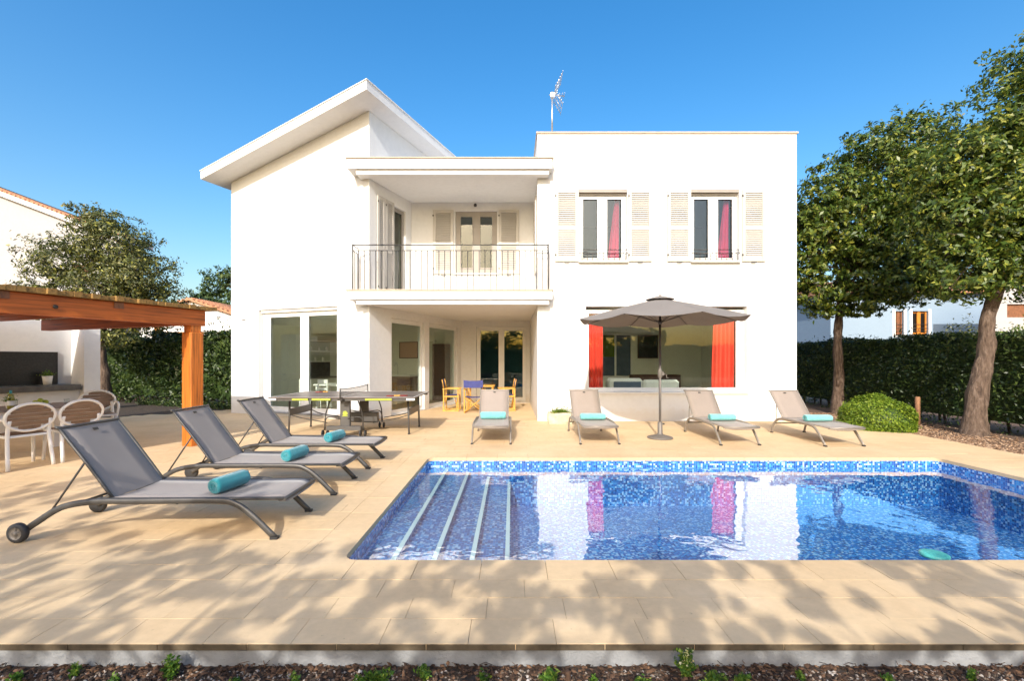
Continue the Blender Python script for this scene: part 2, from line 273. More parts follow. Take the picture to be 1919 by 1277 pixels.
# ------------------------------------------------------------------ mesh builder
WM = {}
def tag(o, label=None, cat=None, group=None, kind=None):
    if label: o['label'] = label
    if cat: o['category'] = cat
    if group: o['group'] = group
    if kind: o['kind'] = kind
    return o
def thing(name, label, cat, loc=(0, 0, 0), rz=0.0, group=None):
    o = bpy.data.objects.new(name, None); col.objects.link(o); o.empty_display_size = 0.2
    o.location = loc; o.rotation_euler = (0, 0, rz)
    WM[o.name] = Matrix.Translation(loc) @ Matrix.Rotation(rz, 4, 'Z')
    return tag(o, label, cat, group)
class MB:
    def __init__(s): s.v = []; s.f = []; s.sm = []; s.g = []
    def add(s, vs, fs, smooth=False):
        b = len(s.v); s.g.append((b, len(s.f))); s.v += [tuple(x) for x in vs]; s.f += [tuple(b + i for i in f) for f in fs]; s.sm += [smooth] * len(fs); return s
    def hexa(s, p):   # 8 points: bottom 4 ccw, top 4 ccw
        return s.add(p, [(3, 2, 1, 0), (4, 5, 6, 7), (0, 1, 5, 4), (1, 2, 6, 5), (2, 3, 7, 6), (3, 0, 4, 7)])
    def box(s, x0, x1, y0, y1, z0, z1, fr=None):
        p = [(x0, y0, z0), (x1, y0, z0), (x1, y1, z0), (x0, y1, z0), (x0, y0, z1), (x1, y0, z1), (x1, y1, z1), (x0, y1, z1)]
        if fr: p = [fr(*q) for q in p]
        return s.hexa(p)
    def cbox(s, x0, x1, y0, y1, z0, z1, c=0.006, fr=None):   # box with chamfered top and vertical edges
        ring = lambda d, z: [(x0 + d, y0, z), (x1 - d, y0, z), (x1, y0 + d, z), (x1, y1 - d, z), (x1 - d, y1, z), (x0 + d, y1, z), (x0, y1 - d, z), (x0, y0 + d, z)]
        a = ring(c, z0); b = ring(c, z1 - c); t = [(min(max(x, x0 + c), x1 - c), min(max(y, y0 + c), y1 - c), z1) for x, y, z in b]
        vs = a + b + t
        if fr: vs = [fr(*q) for q in vs]
        fs = [tuple(range(7, -1, -1)), tuple(range(16, 24))]
        for k in (0, 8):
            for i in range(8): j = (i + 1) % 8; fs.append((k + i, k + j, k + 8 + j, k + 8 + i))
        return s.add(vs, fs)
    def prism(s, poly, z0, z1, fr=None):
        n = len(poly); vs = [(x, y, z0) for x, y in poly] + [(x, y, z1) for x, y in poly]
        if fr: vs = [fr(*q) for q in vs]
        return s.add(vs, [tuple(range(n - 1, -1, -1)), tuple(range(n, 2 * n))] + [(i, (i + 1) % n, n + (i + 1) % n, n + i) for i in range(n)])
    def tube(s, pts, r, n=8, sq=1.0, smooth=True, caps=True):
        pts = [Vector(p) for p in pts]; rs = r if isinstance(r, (list, tuple)) else [r] * len(pts)
        vs = []; up = None
        for i, p in enumerate(pts):
            d = (pts[min(i + 1, len(pts) - 1)] - pts[max(i - 1, 0)]).normalized()
            if up is None: up = Vector((0, 0, 1)) if abs(d.z) < 0.9 else Vector((1, 0, 0))
            sd = d.cross(up)
            if sd.length < 1e-4: sd = d.orthogonal()
            sd.normalize(); up = sd.cross(d).normalized()
            for k in range(n):
                a = 2 * math.pi * k / n
                vs.append(p + sd * (math.cos(a) * rs[i] * sq) + up * (math.sin(a) * rs[i]))
        fs = [(i * n + k, i * n + (k + 1) % n, (i + 1) * n + (k + 1) % n, (i + 1) * n + k) for i in range(len(pts) - 1) for k in range(n)]
        s.add(vs, fs, smooth)
        if caps:
            b = len(s.v) - len(vs); m = (len(pts) - 1) * n
            s.f += [tuple(b + k for k in range(n - 1, -1, -1)), tuple(b + m + k for k in range(n))]; s.sm += [False, False]
        return s
    def lathe(s, prof, n=20, c=(0, 0, 0), smooth=True, fr=None):
        vs = []
        for r, z in prof:
            for k in range(n): a = 2 * math.pi * k / n; vs.append((c[0] + r * math.cos(a), c[1] + r * math.sin(a), c[2] + z))
        if fr: vs = [fr(*q) for q in vs]
        fs = [(i * n + k, i * n + (k + 1) % n, (i + 1) * n + (k + 1) % n, (i + 1) * n + k) for i in range(len(prof) - 1) for k in range(n)]
        return s.add(vs, fs, smooth)
    def clusters(s):      # groups of added solids that touch one another
        n = len(s.g); bb = []; ends = s.g[1:] + [(len(s.v), len(s.f))]
        for (a, fa), (b, fb) in zip(s.g, ends):
            q = np.array(s.v[a:b]); bb.append((q.min(0) - .006, q.max(0) + .006))
        par = list(range(n))
        def find(i):
            while par[i] != i: i = par[i]
            return i
        for i in range(n):
            for j in range(i):
                if np.all(bb[i][0] <= bb[j][1]) and np.all(bb[j][0] <= bb[i][1]): par[find(i)] = find(j)
        out = {}
        for i in range(n): out.setdefault(find(i), []).append(i)
        return list(out.values()), ends
    def build(s, name, mat, parent=None, world=False, split=True):
        if split and 1 < len(s.g) <= 40:
            cl, ends = s.clusters()
            if 1 < len(cl) <= 12:
                first = None
                for c in cl:
                    m = MB()
                    for i in c:
                        (a, fa), (b, fb) = s.g[i], ends[i]; o_ = len(m.v) - a; m.g.append((len(m.v), len(m.f)))
                        m.v += s.v[a:b]; m.f += [tuple(k + o_ for k in f) for f in s.f[fa:fb]]; m.sm += s.sm[fa:fb]
                    o = m.build(name, mat, parent, world, False); first = first or o
                return first
        me = bpy.data.meshes.new(name); me.from_pydata(s.v, [], s.f); me.update()
        me.polygons.foreach_set('use_smooth', s.sm)
        me.materials.append(M[mat] if isinstance(mat, str) else mat)
        o = bpy.data.objects.new(name, me); col.objects.link(o)
        if parent is not None:
            o.parent = parent
            if world and parent.name in WM: o.matrix_parent_inverse = WM[parent.name].inverted()
        return o
def part(name, mat, parent, fn, world=True):
    m = MB(); fn(m); return m.build(name, mat, parent, world)
def copy_tree(o, parent=None):
    c = o.copy(); col.objects.link(c); c.parent = parent
    for ch in list(o.children): copy_tree(ch, c)
    return c
def catmull(pts, k=6):
    P_ = [Vector(p) for p in pts]; P_ = [P_[0] * 2 - P_[1]] + P_ + [P_[-1] * 2 - P_[-2]]; out = []
    for i in range(1, len(P_) - 2):
        for j in range(k):
            t = j / k; a, b, c, d = P_[i - 1:i + 3]
            out.append(0.5 * ((2 * b) + (c - a) * t + (2 * a - 5 * b + 4 * c - d) * t * t + (3 * b - a - 3 * c + d) * t ** 3))
    out.append(P_[-2]); return out

# wall with real openings; fr maps (s, depth, z) to world
def wall(name, mat, parent, L, H, th, holes, fr, topf=None):
    m = MB(); xs = sorted({0, L, *[h[0] for h in holes], *[h[1] for h in holes]}); zs = sorted({0, H, *[h[2] for h in holes], *[h[3] for h in holes]})
    def top(s, z): return topf(s) if (topf and z == H) else z
    def hole(x0, x1, z0, z1): return any(h[0] <= x0 and x1 <= h[1] and h[2] <= z0 and z1 <= h[3] for h in holes)
    cells = {(i, j): hole(xs[i], xs[i + 1], zs[j], zs[j + 1]) for i in range(len(xs) - 1) for j in range(len(zs) - 1)}
    for (i, j), hl in cells.items():
        if hl: continue
        x0, x1, z0, z1 = xs[i], xs[i + 1], zs[j], zs[j + 1]
        A = [(x0, 0, z0), (x1, 0, z0), (x1, 0, top(x1, z1)), (x0, 0, top(x0, z1))]; B = [(x, th, z) for x, _, z in A]
        p = [fr(*q) for q in A + B]; fs = [(0, 1, 2, 3), (7, 6, 5, 4)]
        nb = lambda a, b: cells.get((a, b), True)
        if nb(i - 1, j): fs.append((4, 0, 3, 7))
        if nb(i + 1, j): fs.append((1, 5, 6, 2))
        if nb(i, j - 1): fs.append((0, 4, 5, 1))
        if nb(i, j + 1): fs.append((3, 2, 6, 7))
        m.add(p, fs)
    return m.build(name, mat, parent, True)

# foliage: clouds of small pointed leaves
def leaf_mesh(name, mat, pos, size, parent=None, world=True, nrm=None, aspect=0.42, bias=0.5):
    n = len(pos); a = rng.normal(size=(n, 3))
    if nrm is not None: a = a * (1 - bias) + nrm * bias * 1.8
    a /= np.linalg.norm(a, axis=1)[:, None] + 1e-9
    b = rng.normal(size=(n, 3)); u = np.cross(a, b); u /= np.linalg.norm(u, axis=1)[:, None] + 1e-9; v = np.cross(a, u)
    sz = size * rng.uniform(0.5, 1.5, size=(n, 1))
    p0 = pos - u * sz * 0.5; p2 = pos + u * sz * 0.5
    p1 = pos + v * sz * 0.5 * aspect + a * sz * 0.12; p3 = pos - v * sz * 0.5 * aspect + a * sz * 0.12
    V = np.stack([p0, p1, p2, p3], 1).reshape(-1, 3).astype(np.float32)
    me = bpy.data.meshes.new(name); me.vertices.add(4 * n); me.vertices.foreach_set('co', V.ravel())
    me.loops.add(4 * n); me.loops.foreach_set('vertex_index', np.arange(4 * n, dtype=np.int32))
    me.polygons.add(n); me.polygons.foreach_set('loop_start', np.arange(0, 4 * n, 4, dtype=np.int32)); me.polygons.foreach_set('loop_total', np.full(n, 4, np.int32))
    me.update(calc_edges=True); me.materials.append(M[mat])
    o = bpy.data.objects.new(name, me); col.objects.link(o)
    if parent is not None:
        o.parent = parent
        if world and parent.name in WM: o.matrix_parent_inverse = WM[parent.name].inverted()
    return o
def clump_points(clumps, n):
    """clumps: (cx,cy,cz,rx,ry,rz). Leaves gather on twigs: sub-clusters inside each clump's shell."""
    vol = np.array([c[3] * c[4] * c[5] for c in clumps]) ** (2 / 3); cnt = (n * vol / vol.sum()).astype(int)
    P_, Q_ = [], []
    for c, k in zip(clumps, cnt):
        k = max(k, 8); ntw = max(4, k // 22)
        d = rng.normal(size=(ntw, 3)); d /= np.linalg.norm(d, axis=1)[:, None]
        tw = d * (rng.uniform(0.2, 1.0, size=(ntw, 1)) ** 0.55) * rng.uniform(.85, 1.28, size=(ntw, 1))
        i = rng.integers(0, ntw, size=k)
        p = tw[i] + rng.normal(size=(k, 3)) * 0.078
        P_.append(p * np.array(c[3:6]) + np.array(c[:3])); q = d[i] + np.array([0, 0, 0.35]); Q_.append(q / np.linalg.norm(q, axis=1)[:, None])
    return np.concatenate(P_), np.concatenate(Q_)
def tree(name, label, cat, base, trunk_pts, trunk_r, clumps, nleaf, lsize, lmat, group=None, limbs=1, tmat='trunk'):
    root = thing(name, label, cat, base, 0, group)
    m = MB(); tp = catmull(trunk_pts, 9); nt_s = len(tp)
    m.tube(tp, [(trunk_r[0] + (trunk_r[1] - trunk_r[0]) * (i / (nt_s - 1)) ** 0.7) * (1 + .35 * math.exp(-i * .55)) for i in range(nt_s)], 16)
    for i in range(nt_s):            # knobbly bark: ridges, swellings, small hollows
        for k in range(16):
            j = i * 16 + k; q = Vector(m.v[j]) - tp[i]; f_ = 1 + .05 * math.sin(k * 2.4 + i * .6) + .05 * math.sin(i * 1.1 + k * .8) + rnd.uniform(-.055, .055); m.v[j] = tuple(tp[i] + q * f_)
    if limbs:
        for c in clumps[::limbs]:
            i = rnd.randrange(int(len(tp) * 0.68), len(tp)); s0 = Vector(tp[i]); e = Vector(c[:3]); mid = s0.lerp(e, 0.5) + Vector((rnd.uniform(-.2, .2), rnd.uniform(-.2, .2), rnd.uniform(0, .3)))
            r0 = trunk_r[1] * rnd.uniform(0.45, 0.75); pts = catmull([s0, mid, e], 4); m.tube(pts, [r0 * (1 - 0.85 * k / (len(pts) - 1)) for k in range(len(pts))], 6)
            for q in range(5):
                e2 = e + Vector((rnd.uniform(-1, 1) * c[3], rnd.uniform(-1, 1) * c[4], rnd.uniform(-.8, .9) * c[5])) * 0.8
                m.tube([mid.lerp(e, 0.5), mid.lerp(e2, 0.7), e2], [r0 * 0.3, r0 * 0.2, r0 * 0.06], 4)
    m.build('trunk', tmat, root, True)
    p, q = clump_points(clumps, nleaf)
    leaf_mesh('crown', lmat, p, lsize, root, True, q)
    return root

# ------------------------------------------------------------------ ground, terrace, pool
PX0, PX1, PY0, PY1, PR = -1.245, 6.35, 3.345, 6.80, 0.10    # pool opening
RING = 0.30; DX0, DX1, DY0 = -12.5, 7.9, 2.36
def hole_sheet(m, o, i, z):      # rectangular sheet o with rectangular hole i
    xs = [o[0], i[0], i[1], o[1]]; ys = [o[2], i[2], i[3], o[3]]
    for a in range(3):
        for b in range(3):
            if a == 1 and b == 1: continue
            m.add([(xs[a], ys[b], z), (xs[a + 1], ys[b], z), (xs[a + 1], ys[b + 1], z), (xs[a], ys[b + 1], z)], [(0, 1, 2, 3)])
o = part('ground', 'earth', None, lambda m: hole_sheet(m, (-600, 600, -400, 900), (PX0 - .1, PX1 + .1, PY0 - .1, PY1 + .1), -0.125)); tag(o, kind='structure')
def terrace_base(m):
    o_ = (DX0, DX1, DY0 + 0.02, 16.5); i_ = (PX0 - .05, PX1 + .05, PY0 - .05, PY1 + .05)
    for x0, x1, y0, y1 in ((o_[0], o_[1], o_[2], i_[2]), (o_[0], i_[0], i_[2], i_[3]), (i_[1], o_[1], i_[2], i_[3]), (o_[0], o_[1], i_[3], o_[3])):
        m.box(x0, x1, y0, y1, -0.124, -0.0075)
terrace = part('terrace', 'mortar', None, terrace_base); tag(terrace, kind='structure')
def deck_ok(x, y):
    # planting bed behind the dining corner cuts the far left of the terrace
    return (x - (-10.29)) * (13.3 - 11.3) - (y - 11.3) * (-8.1 + 10.29) > 0 or y < 11.3
slabs = []
y = DY0; row = 0
while y < 16.3:
    h = 0.2283 if row < 3 else (0.22528 if row < 21 else 0.228)
    spans = [(DX0, DX1)] if (row < 3 or row >= 21) else [(DX0, PX0 - RING), (PX1 + RING, DX1)]
    for a, b in spans:
        x = a - rnd.uniform(0, 0.46) if a == DX0 else a
        first = True
        while x < b - 0.02:
            L = 0.46 if not (first and a != DX0 and row % 2) else 0.23
            x1 = min(x + L, b); x0 = max(x, a)
            if b - x1 < 0.08: x1 = b
            if x1 - x0 > 0.06 and deck_ok((x0 + x1) / 2, y + h / 2): slabs.append((x0, x1, y, y + h))
            x = x1; first = False
    y += h; row += 1
def vis_key(s):
    cx, cy_ = (s[0] + s[1]) / 2, (s[2] + s[3]) / 2
    return (0 if abs(cx) < cy_ * 1.16 + 0.3 else 1, cy_)
slabs.sort(key=vis_key)
G = 0.0012; cache = {}
def slab_mesh(wx, wy):
    k = (round(wx, 3), round(wy, 3))
    if k not in cache:
        mb = MB(); mb.cbox(-wx / 2 + G, wx / 2 - G, -wy / 2 + G, wy / 2 - G, -0.03, 0.0, 0.0003)
        me = bpy.data.meshes.new('slab'); me.from_pydata(mb.v, [], mb.f); me.materials.append(M['deck']); cache[k] = me
    return cache[k]
N_SL = 250
for s in slabs[:N_SL]:
    o = bpy.data.objects.new('slab', slab_mesh(s[1] - s[0], s[3] - s[2])); col.objects.link(o); o.parent = terrace
    o.location = ((s[0] + s[1]) / 2, (s[2] + s[3]) / 2, rnd.uniform(-0.0012, 0.0008)); o.rotation_euler = (rnd.uniform(-.0012, .0012), rnd.uniform(-.001, .001), 0)
mb = MB()
for s in slabs[N_SL:]:
    z = rnd.uniform(-0.0012, 0.0008); mb.cbox(s[0] + G, s[1] - G, s[2] + G, s[3] - G, -0.03, z, 0.0003)
o = mb.build('slab_field', 'deck', terrace); tag(o, kind='stuff')
# coping stones round the pool
def runs(a, b, L):
    n = max(1, round((b - a) / L)); return [(a + (b - a) * i / n, a + (b - a) * (i + 1) / n) for i in range(n)]
def arc(cx, cy_, r, a0, a1, n=8): return [(cx + r * math.cos(R(a0 + (a1 - a0) * i / n)), cy_ + r * math.sin(R(a0 + (a1 - a0) * i / n))) for i in range(n + 1)]
def cop(poly):
    m = MB(); m.prism(poly, -0.045, rnd.uniform(-0.001, 0.001)); m.build('coping_stone', 'deck', terrace)
ox0, ox1, oy0, oy1 = PX0 - RING, PX1 + RING, PY0 - RING, PY1 + RING; gp = 0.002
for a, b in runs(PX0 + PR, PX1 - PR, 0.46):
    cop([(a + gp, oy0 + gp), (b - gp, oy0 + gp), (b - gp, PY0), (a + gp, PY0)]); cop([(a + gp, PY1), (b - gp, PY1), (b - gp, oy1 - gp), (a + gp, oy1 - gp)])
for a, b in runs(PY0 + PR, PY1 - PR, 0.46):
    cop([(ox0 + gp, a + gp), (PX0, a + gp), (PX0, b - gp), (ox0 + gp, b - gp)]); cop([(PX1, a + gp), (ox1 - gp, a + gp), (ox1 - gp, b - gp), (PX1, b - gp)])
cop([(ox0 + gp, oy0 + gp), (PX0 + PR - gp, oy0 + gp)] + arc(PX0 + PR, PY0 + PR, PR, 270, 180) + [(ox0 + gp, PY0 + PR - gp)])
cop([(ox1 - gp, oy0 + gp), (ox1 - gp, PY0 + PR - gp)] + arc(PX1 - PR, PY0 + PR, PR, 0, -90) + [(PX1 - PR + gp, oy0 + gp)])
cop([(ox1 - gp, oy1 - gp), (PX1 - PR + gp, oy1 - gp)] + arc(PX1 - PR, PY1 - PR, PR, 90, 0) + [(ox1 - gp, PY1 - PR + gp)])
cop([(ox0 + gp, oy1 - gp), (ox0 + gp, PY1 - PR + gp)] + arc(PX0 + PR, PY1 - PR, PR, 180, 90) + [(PX0 + PR - gp, oy1 - gp)])
# kerb below the terrace's front edge
o = part('kerb', 'concrete', None, lambda m: m.box(DX0, DX1, DY0 + 0.008, DY0 + 0.12, -0.17, -0.0335)); tag(o, kind='structure')
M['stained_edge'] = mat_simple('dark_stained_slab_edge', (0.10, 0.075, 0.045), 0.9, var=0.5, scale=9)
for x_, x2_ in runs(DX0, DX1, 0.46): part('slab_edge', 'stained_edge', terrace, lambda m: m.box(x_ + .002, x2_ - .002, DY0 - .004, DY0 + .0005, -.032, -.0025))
# pool shell: walls follow a rounded rectangle
ring = arc(PX0 + PR, PY0 + PR, PR, 180, 270) + arc(PX1 - PR, PY0 + PR, PR, 270, 360) + arc(PX1 - PR, PY1 - PR, PR, 0, 90) + arc(PX0 + PR, PY1 - PR, PR, 90, 180)
FLZ = -0.72; WZ = -0.13
def shell(m):
    n = len(ring); m.add([(x, y, -0.046) for x, y in ring] + [(x, y, FLZ) for x, y in ring], [(i, n + i, n + (i + 1) % n, (i + 1) % n) for i in range(n)] + [tuple(range(n, 2 * n))])
pool = part('swimming_pool', 'mosaic', None, shell); tag(pool, kind='structure')
def steps(m):
    for x0, x1, z in ((PX0 + .01, -0.95, -0.155), (-0.949, -0.64, -0.21), (-0.639, -0.335, -0.28), (-0.334, -0.03, -0.36)):
        m.box(x0, x1, PY0 + .02, PY1 - .02, FLZ + .004, z)
part('pool_steps', 'mosaic', pool, steps)
for x, z in ((-0.985, -0.151), (-0.675, -0.206), (-0.37, -0.276), (-0.065, -0.356)):
    part('step_edge', 'white_strip', pool, lambda m: m.box(x, x + 0.042, PY0 + .025, PY1 - .025, z - 0.002, z + 0.003))
def wat(m): m.add([(x, y, WZ) for x, y in ring], [tuple(range(len(ring)))])
o = part('pool_water', 'water', None, wat); tag(o, kind='structure')
o = part('pool_float', 'aqua_disc', None, lambda m: m.lathe([(0.0, 0.012), (0.075, 0.012), (0.098, 0.004), (0.098, -0.02), (0.0, -0.02)], 24, (3.47, 3.74, WZ + 0.004)))
tag(o, 'flat round turquoise disc floating in the near right of the pool', 'float')

# ------------------------------------------------------------------ house
H = thing('house', 'white two storey house with a sloping roof wing, balcony and flat roofed block', 'house', (0.6, 12.0, 0))
P0 = Vector((-7.70, 12.48)); U = Vector((0.9336, -0.3584)); V = Vector((0.3584, 0.9336)); LW = 4.61
def wg(s, t, z): p = P0 + U * s + V * t; return (p.x, p.y, z)            # wing frame: s along front, t into the house
def side(t, d, z): return wg(LW - d, t, z)                               # right flank of the wing, depth d goes into the wing
def fy(x, d, z): return (x, 10.8 + d, z)                                 # flat block front
ztop = lambda s: 6.32 + 0.232 * s
wf = wall('wing_front_wall', 'plaster', H, LW, 6.0, 0.25, [(1.03, 3.655, 0.10, 2.78)], lambda s, d, z: wg(s, d, z), ztop)
def lf(s, d, z): return wg(d, s + 0.252, z)
wall('wing_left_wall', 'plaster', H, 6.2, 6.32, 0.25, [], lf)
# right flank: ground floor windows, first floor balcony door
wall('wing_side_wall', 'plaster', H, 5.9, 7.38, 0.22, [(0.866, 2.45, 0.03, 2.53), (2.70, 4.50, 0.03, 2.53), (0.95, 1.50, 3.085, 5.44)], lambda s, d, z: side(s + 0.252, d, z) if False else side(s, d, z) if s > 0.2 else side(0.252, d, z))
# roof
def roof(m):
    a, b, c, T = 0.35, 0.6, 0.4, 0.21; t1 = 7.0
    lo = [wg(-a, -b, ztop(-a) + .004), wg(LW + c, -b, ztop(LW + c) + .004), wg(LW + c, t1, ztop(LW + c) + .004), wg(-a, t1, ztop(-a) + .004)]
    m.hexa(lo + [(x, y, z + T) for x, y, z in lo])
rf = part('wing_roof', 'plaster', H, roof)
part('roof_edge_flashing', 'trim', rf, lambda m: m.hexa([wg(-.37, -.62, ztop(-.37) + .216), wg(LW + .42, -.62, ztop(LW + .42) + .216), wg(LW + .42, 7.02, ztop(LW + .42) + .216), wg(-.37, 7.02, ztop(-.37) + .216)] + [wg(-.37, -.62, ztop(-.37) + .236), wg(LW + .42, -.62, ztop(LW + .42) + .236), wg(LW + .42, 7.02, ztop(LW + .42) + .236), wg(-.37, 7.02, ztop(-.37) + .236)]))
# flat block
BX0, BX1 = 0.605, 6.755
wall('block_front_wall', 'plaster', H, BX1 - BX0, 6.83, 0.25, [(1.754 - BX0, 5.577 - BX0, 0.66, 2.73), (1.585 - BX0, 2.735 - BX0, 3.80, 5.51), (4.245 - BX0, 5.39 - BX0, 3.80, 5.51)], lambda s, d, z: fy(BX0 + s, d, z))
part('block_side_wall', 'plaster', H, lambda m: m.box(BX0, BX0 + .25, 11.051, 18, 0, 6.83))
part('block_side_wall', 'plaster', H, lambda m: m.box(BX1 - .25, BX1, 11.051, 18, 0, 6.83))
part('block_back_wall', 'plaster', H, lambda m: m.box(BX0, BX1, 18.001, 18.2, 0, 6.83))
rb = part('block_roof', 'plaster', H, lambda m: m.box(BX0 + .251, BX1 - .251, 11.052, 18, 6.45, 6.6))
part('roof_coping', 'coping_tan', rb, lambda m: (m.box(BX0 - .03, BX1 + .03, 10.77, 11.08, 6.832, 6.87), m.box(BX0 - .03, BX0 + .27, 11.081, 18.2, 6.832, 6.868), m.box(BX1 - .27, BX1 + .03, 11.081, 18.2, 6.832, 6.868)))
# balcony slabs (stepped fascia)
def bslab(z0, z1):
    def f(m):
        zm = z0 + 0.11
        pl = [(-3.62, 10.56), (0.86, 10.56), (0.86, 10.797), (0.602, 10.797), (0.602, 15.4), (-1.66, 15.4), (-3.37, 10.83 + .02), (-3.62, 10.915)]
        m.prism(pl, z0, zm)
        pu = [(-3.81, 10.5), (0.93, 10.5), (0.93, 10.797), (0.602, 10.797), (0.602, 15.4), (-1.66, 15.4), (-3.37, 10.83 + .02), (-3.81, 10.975)]
        m.prism(pu, zm + 0.002, z1)
    return f
bs = part('balcony_slab', 'plaster', H, bslab(2.75, 3.06))
part('balcony_slab_edge', 'coping_tan', bs, lambda m: m.prism([(-3.84, 10.47), (0.96, 10.47), (0.96, 10.795), (-3.4, 10.795), (-3.84, 10.97)], 3.062, 3.085))
br = part('balcony_roof', 'plaster', H, bslab(5.77, 6.11))
part('balcony_roof_edge', 'coping_tan', br, lambda m: m.prism([(-3.84, 10.47), (0.96, 10.47), (0.96, 10.795), (-3.4, 10.795), (-3.84, 10.97)], 6.112, 6.135))
part('porch_floor_slab', 'deck', H, lambda m: m.prism([(-3.2, 10.86), (0.602, 10.86), (0.602, 15.3), (-1.66, 15.3)], -0.02, 0.004))
# balcony back wall with window, porch back wall
wall('balcony_back_wall', 'plaster', H, 3.36, 2.69, 0.22, [(1.21, 2.35, 0.75, 2.46)], lambda s, d, z: (-2.76 + s, 12.47 + d, 3.08 + z))
wall('porch_back_wall', 'plaster', H, 2.3, 2.75, 0.22, [(0.5, 2.17, 0.05, 2.56)], lambda s, d, z: (-1.70 + s, 15.24 + d, z))

def window(parent, fr, x0, x1, z0, z1, panes, d=0.10, fw=0.055, mat='trim', gmat='glass', mid=0.09, name='window'):
    """frame with glazing bars; fr(s, depth, z). panes = list of (s0, s1) glass spans"""
    m = MB(); xs = [x0] + [q for p in panes for q in p] + [x1]
    for i in range(0, len(xs), 2): m.box(xs[i], xs[i + 1], d, d + .07, z0, z1, fr)
    for a, b in panes:
        m.box(a + .001, b - .001, d + .002, d + .068, z0, z0 + fw, fr); m.box(a + .001, b - .001, d + .002, d + .068, z1 - fw, z1, fr)
    w_ = m.build(name, mat, parent, True)
    for a, b in panes:
        g = MB(); g.box(a, b, d + .03, d + .036, z0 + fw, z1 - fw, fr); g.build('pane', gmat, w_)
        bd = MB()      # sash bead round each pane
        for (p0, p1, q0, q1) in ((a, a + .03, z0 + fw, z1 - fw), (b - .03, b, z0 + fw, z1 - fw)): bd.box(p0, p1, d - .012, d - .001, q0, q1, fr)
        for (q0, q1) in ((z0 + fw, z0 + fw + .03), (z1 - fw - .03, z1 - fw)): bd.box(a + .031, b - .031, d - .012, d - .001, q0, q1, fr)
        bd.build('sash_bead', mat, w_)
    return w_
wfr = lambda s, d, z: wg(s, d, z)
kw = window(H, wfr, 1.04, 3.645, 0.105, 2.70, [(1.30, 2.39), (2.61, 3.58)], 0.12, 0.09)
part('roller_box', 'trim', H, lambda m: m.box(1.05, 3.64, 0.05, 0.2, 2.702, 2.778, wfr))
part('window_sill', 'concrete', H, lambda m: m.box(1.0, 3.68, -0.04, 0.11, 0.06, 0.098, wfr))
sfr = lambda s, d, z: side(s, d, z)
for a, b in ((0.87, 2.446), (2.704, 4.496)):
    window(H, sfr, a, b, 0.035, 2.525, [(a + .08, b - .08)], 0.08, 0.08)
window(H, lambda s, d, z: (s, 15.24 + d, z), -1.195, 0.465, 0.055, 2.555, [(-1.09, -0.42), (-0.29, 0.39)], 0.09, 0.1)
bw = window(H, lambda s, d, z: fy(s, d, z), 1.76, 5.57, 0.70, 2.66, [(1.81, 5.40)], 0.13, 0.06)
part('window_sill', 'plaster', H, lambda m: m.box(1.72, 5.62, 10.74, 10.92, 0.655, 0.695))
for a, b in ((1.59, 2.73), (4.25, 5.385)):
    c_ = (a + b) / 2
    wn_ = window(H, lambda s, d, z: fy(s, d, z), a, b, 3.81, 5.40, [(a + .08, c_ - .09), (c_ + .09, b - .08)], 0.12, 0.06, 'trim', 'glass_blue')
    part('roller_box', 'frame_grey', H, lambda m: (m.box(a, b, 10.86, 10.99, 5.402, 5.505), m.box(a - .01, b + .01, 10.80, 10.86, 5.44, 5.50)))
    part('window_sill', 'plaster', H, lambda m: m.box(a - .02, b + .02, 10.70, 10.90, 3.765, 3.80))
    gr = MB()
    gr.tube([(a, 10.74, 4.06), (b, 10.74, 4.06)], 0.009, 6); gr.tube([(a, 10.74, 3.97), (b, 10.74, 3.97)], 0.009, 6)
    for k in range(9): x = a + .06 + k * (b - a - .12) / 8; gr.tube([(x, 10.74, 3.80), (x, 10.74, 3.97)], 0.006, 5)
    for x in (a + .1, c_, b - .1): gr.tube(catmull([(x - .1, 10.74, 3.975), (x - .05, 10.74, 4.02), (x, 10.74, 3.985), (x + .05, 10.74, 4.02), (x + .1, 10.74, 3.975)], 3), 0.006, 5)
    gr.build('window_guard_rail', 'iron', H, True)
bwn = window(H, lambda s, d, z: (s, 12.47 + d, z), -1.545, -0.415, 3.835, 5.535, [(-1.44, -1.06), (-0.90, -0.52)], 0.05, 0.12, 'frame_grey', 'glass')
part('window_sill', 'plaster', H, lambda m: m.box(-1.60, -0.36, 12.40, 12.50, 3.79, 3.828))
window(H, sfr, 0.955, 1.495, 3.09, 5.435, [(1.03, 1.42)], 0.06, 0.08, 'frame_grey', 'glass')
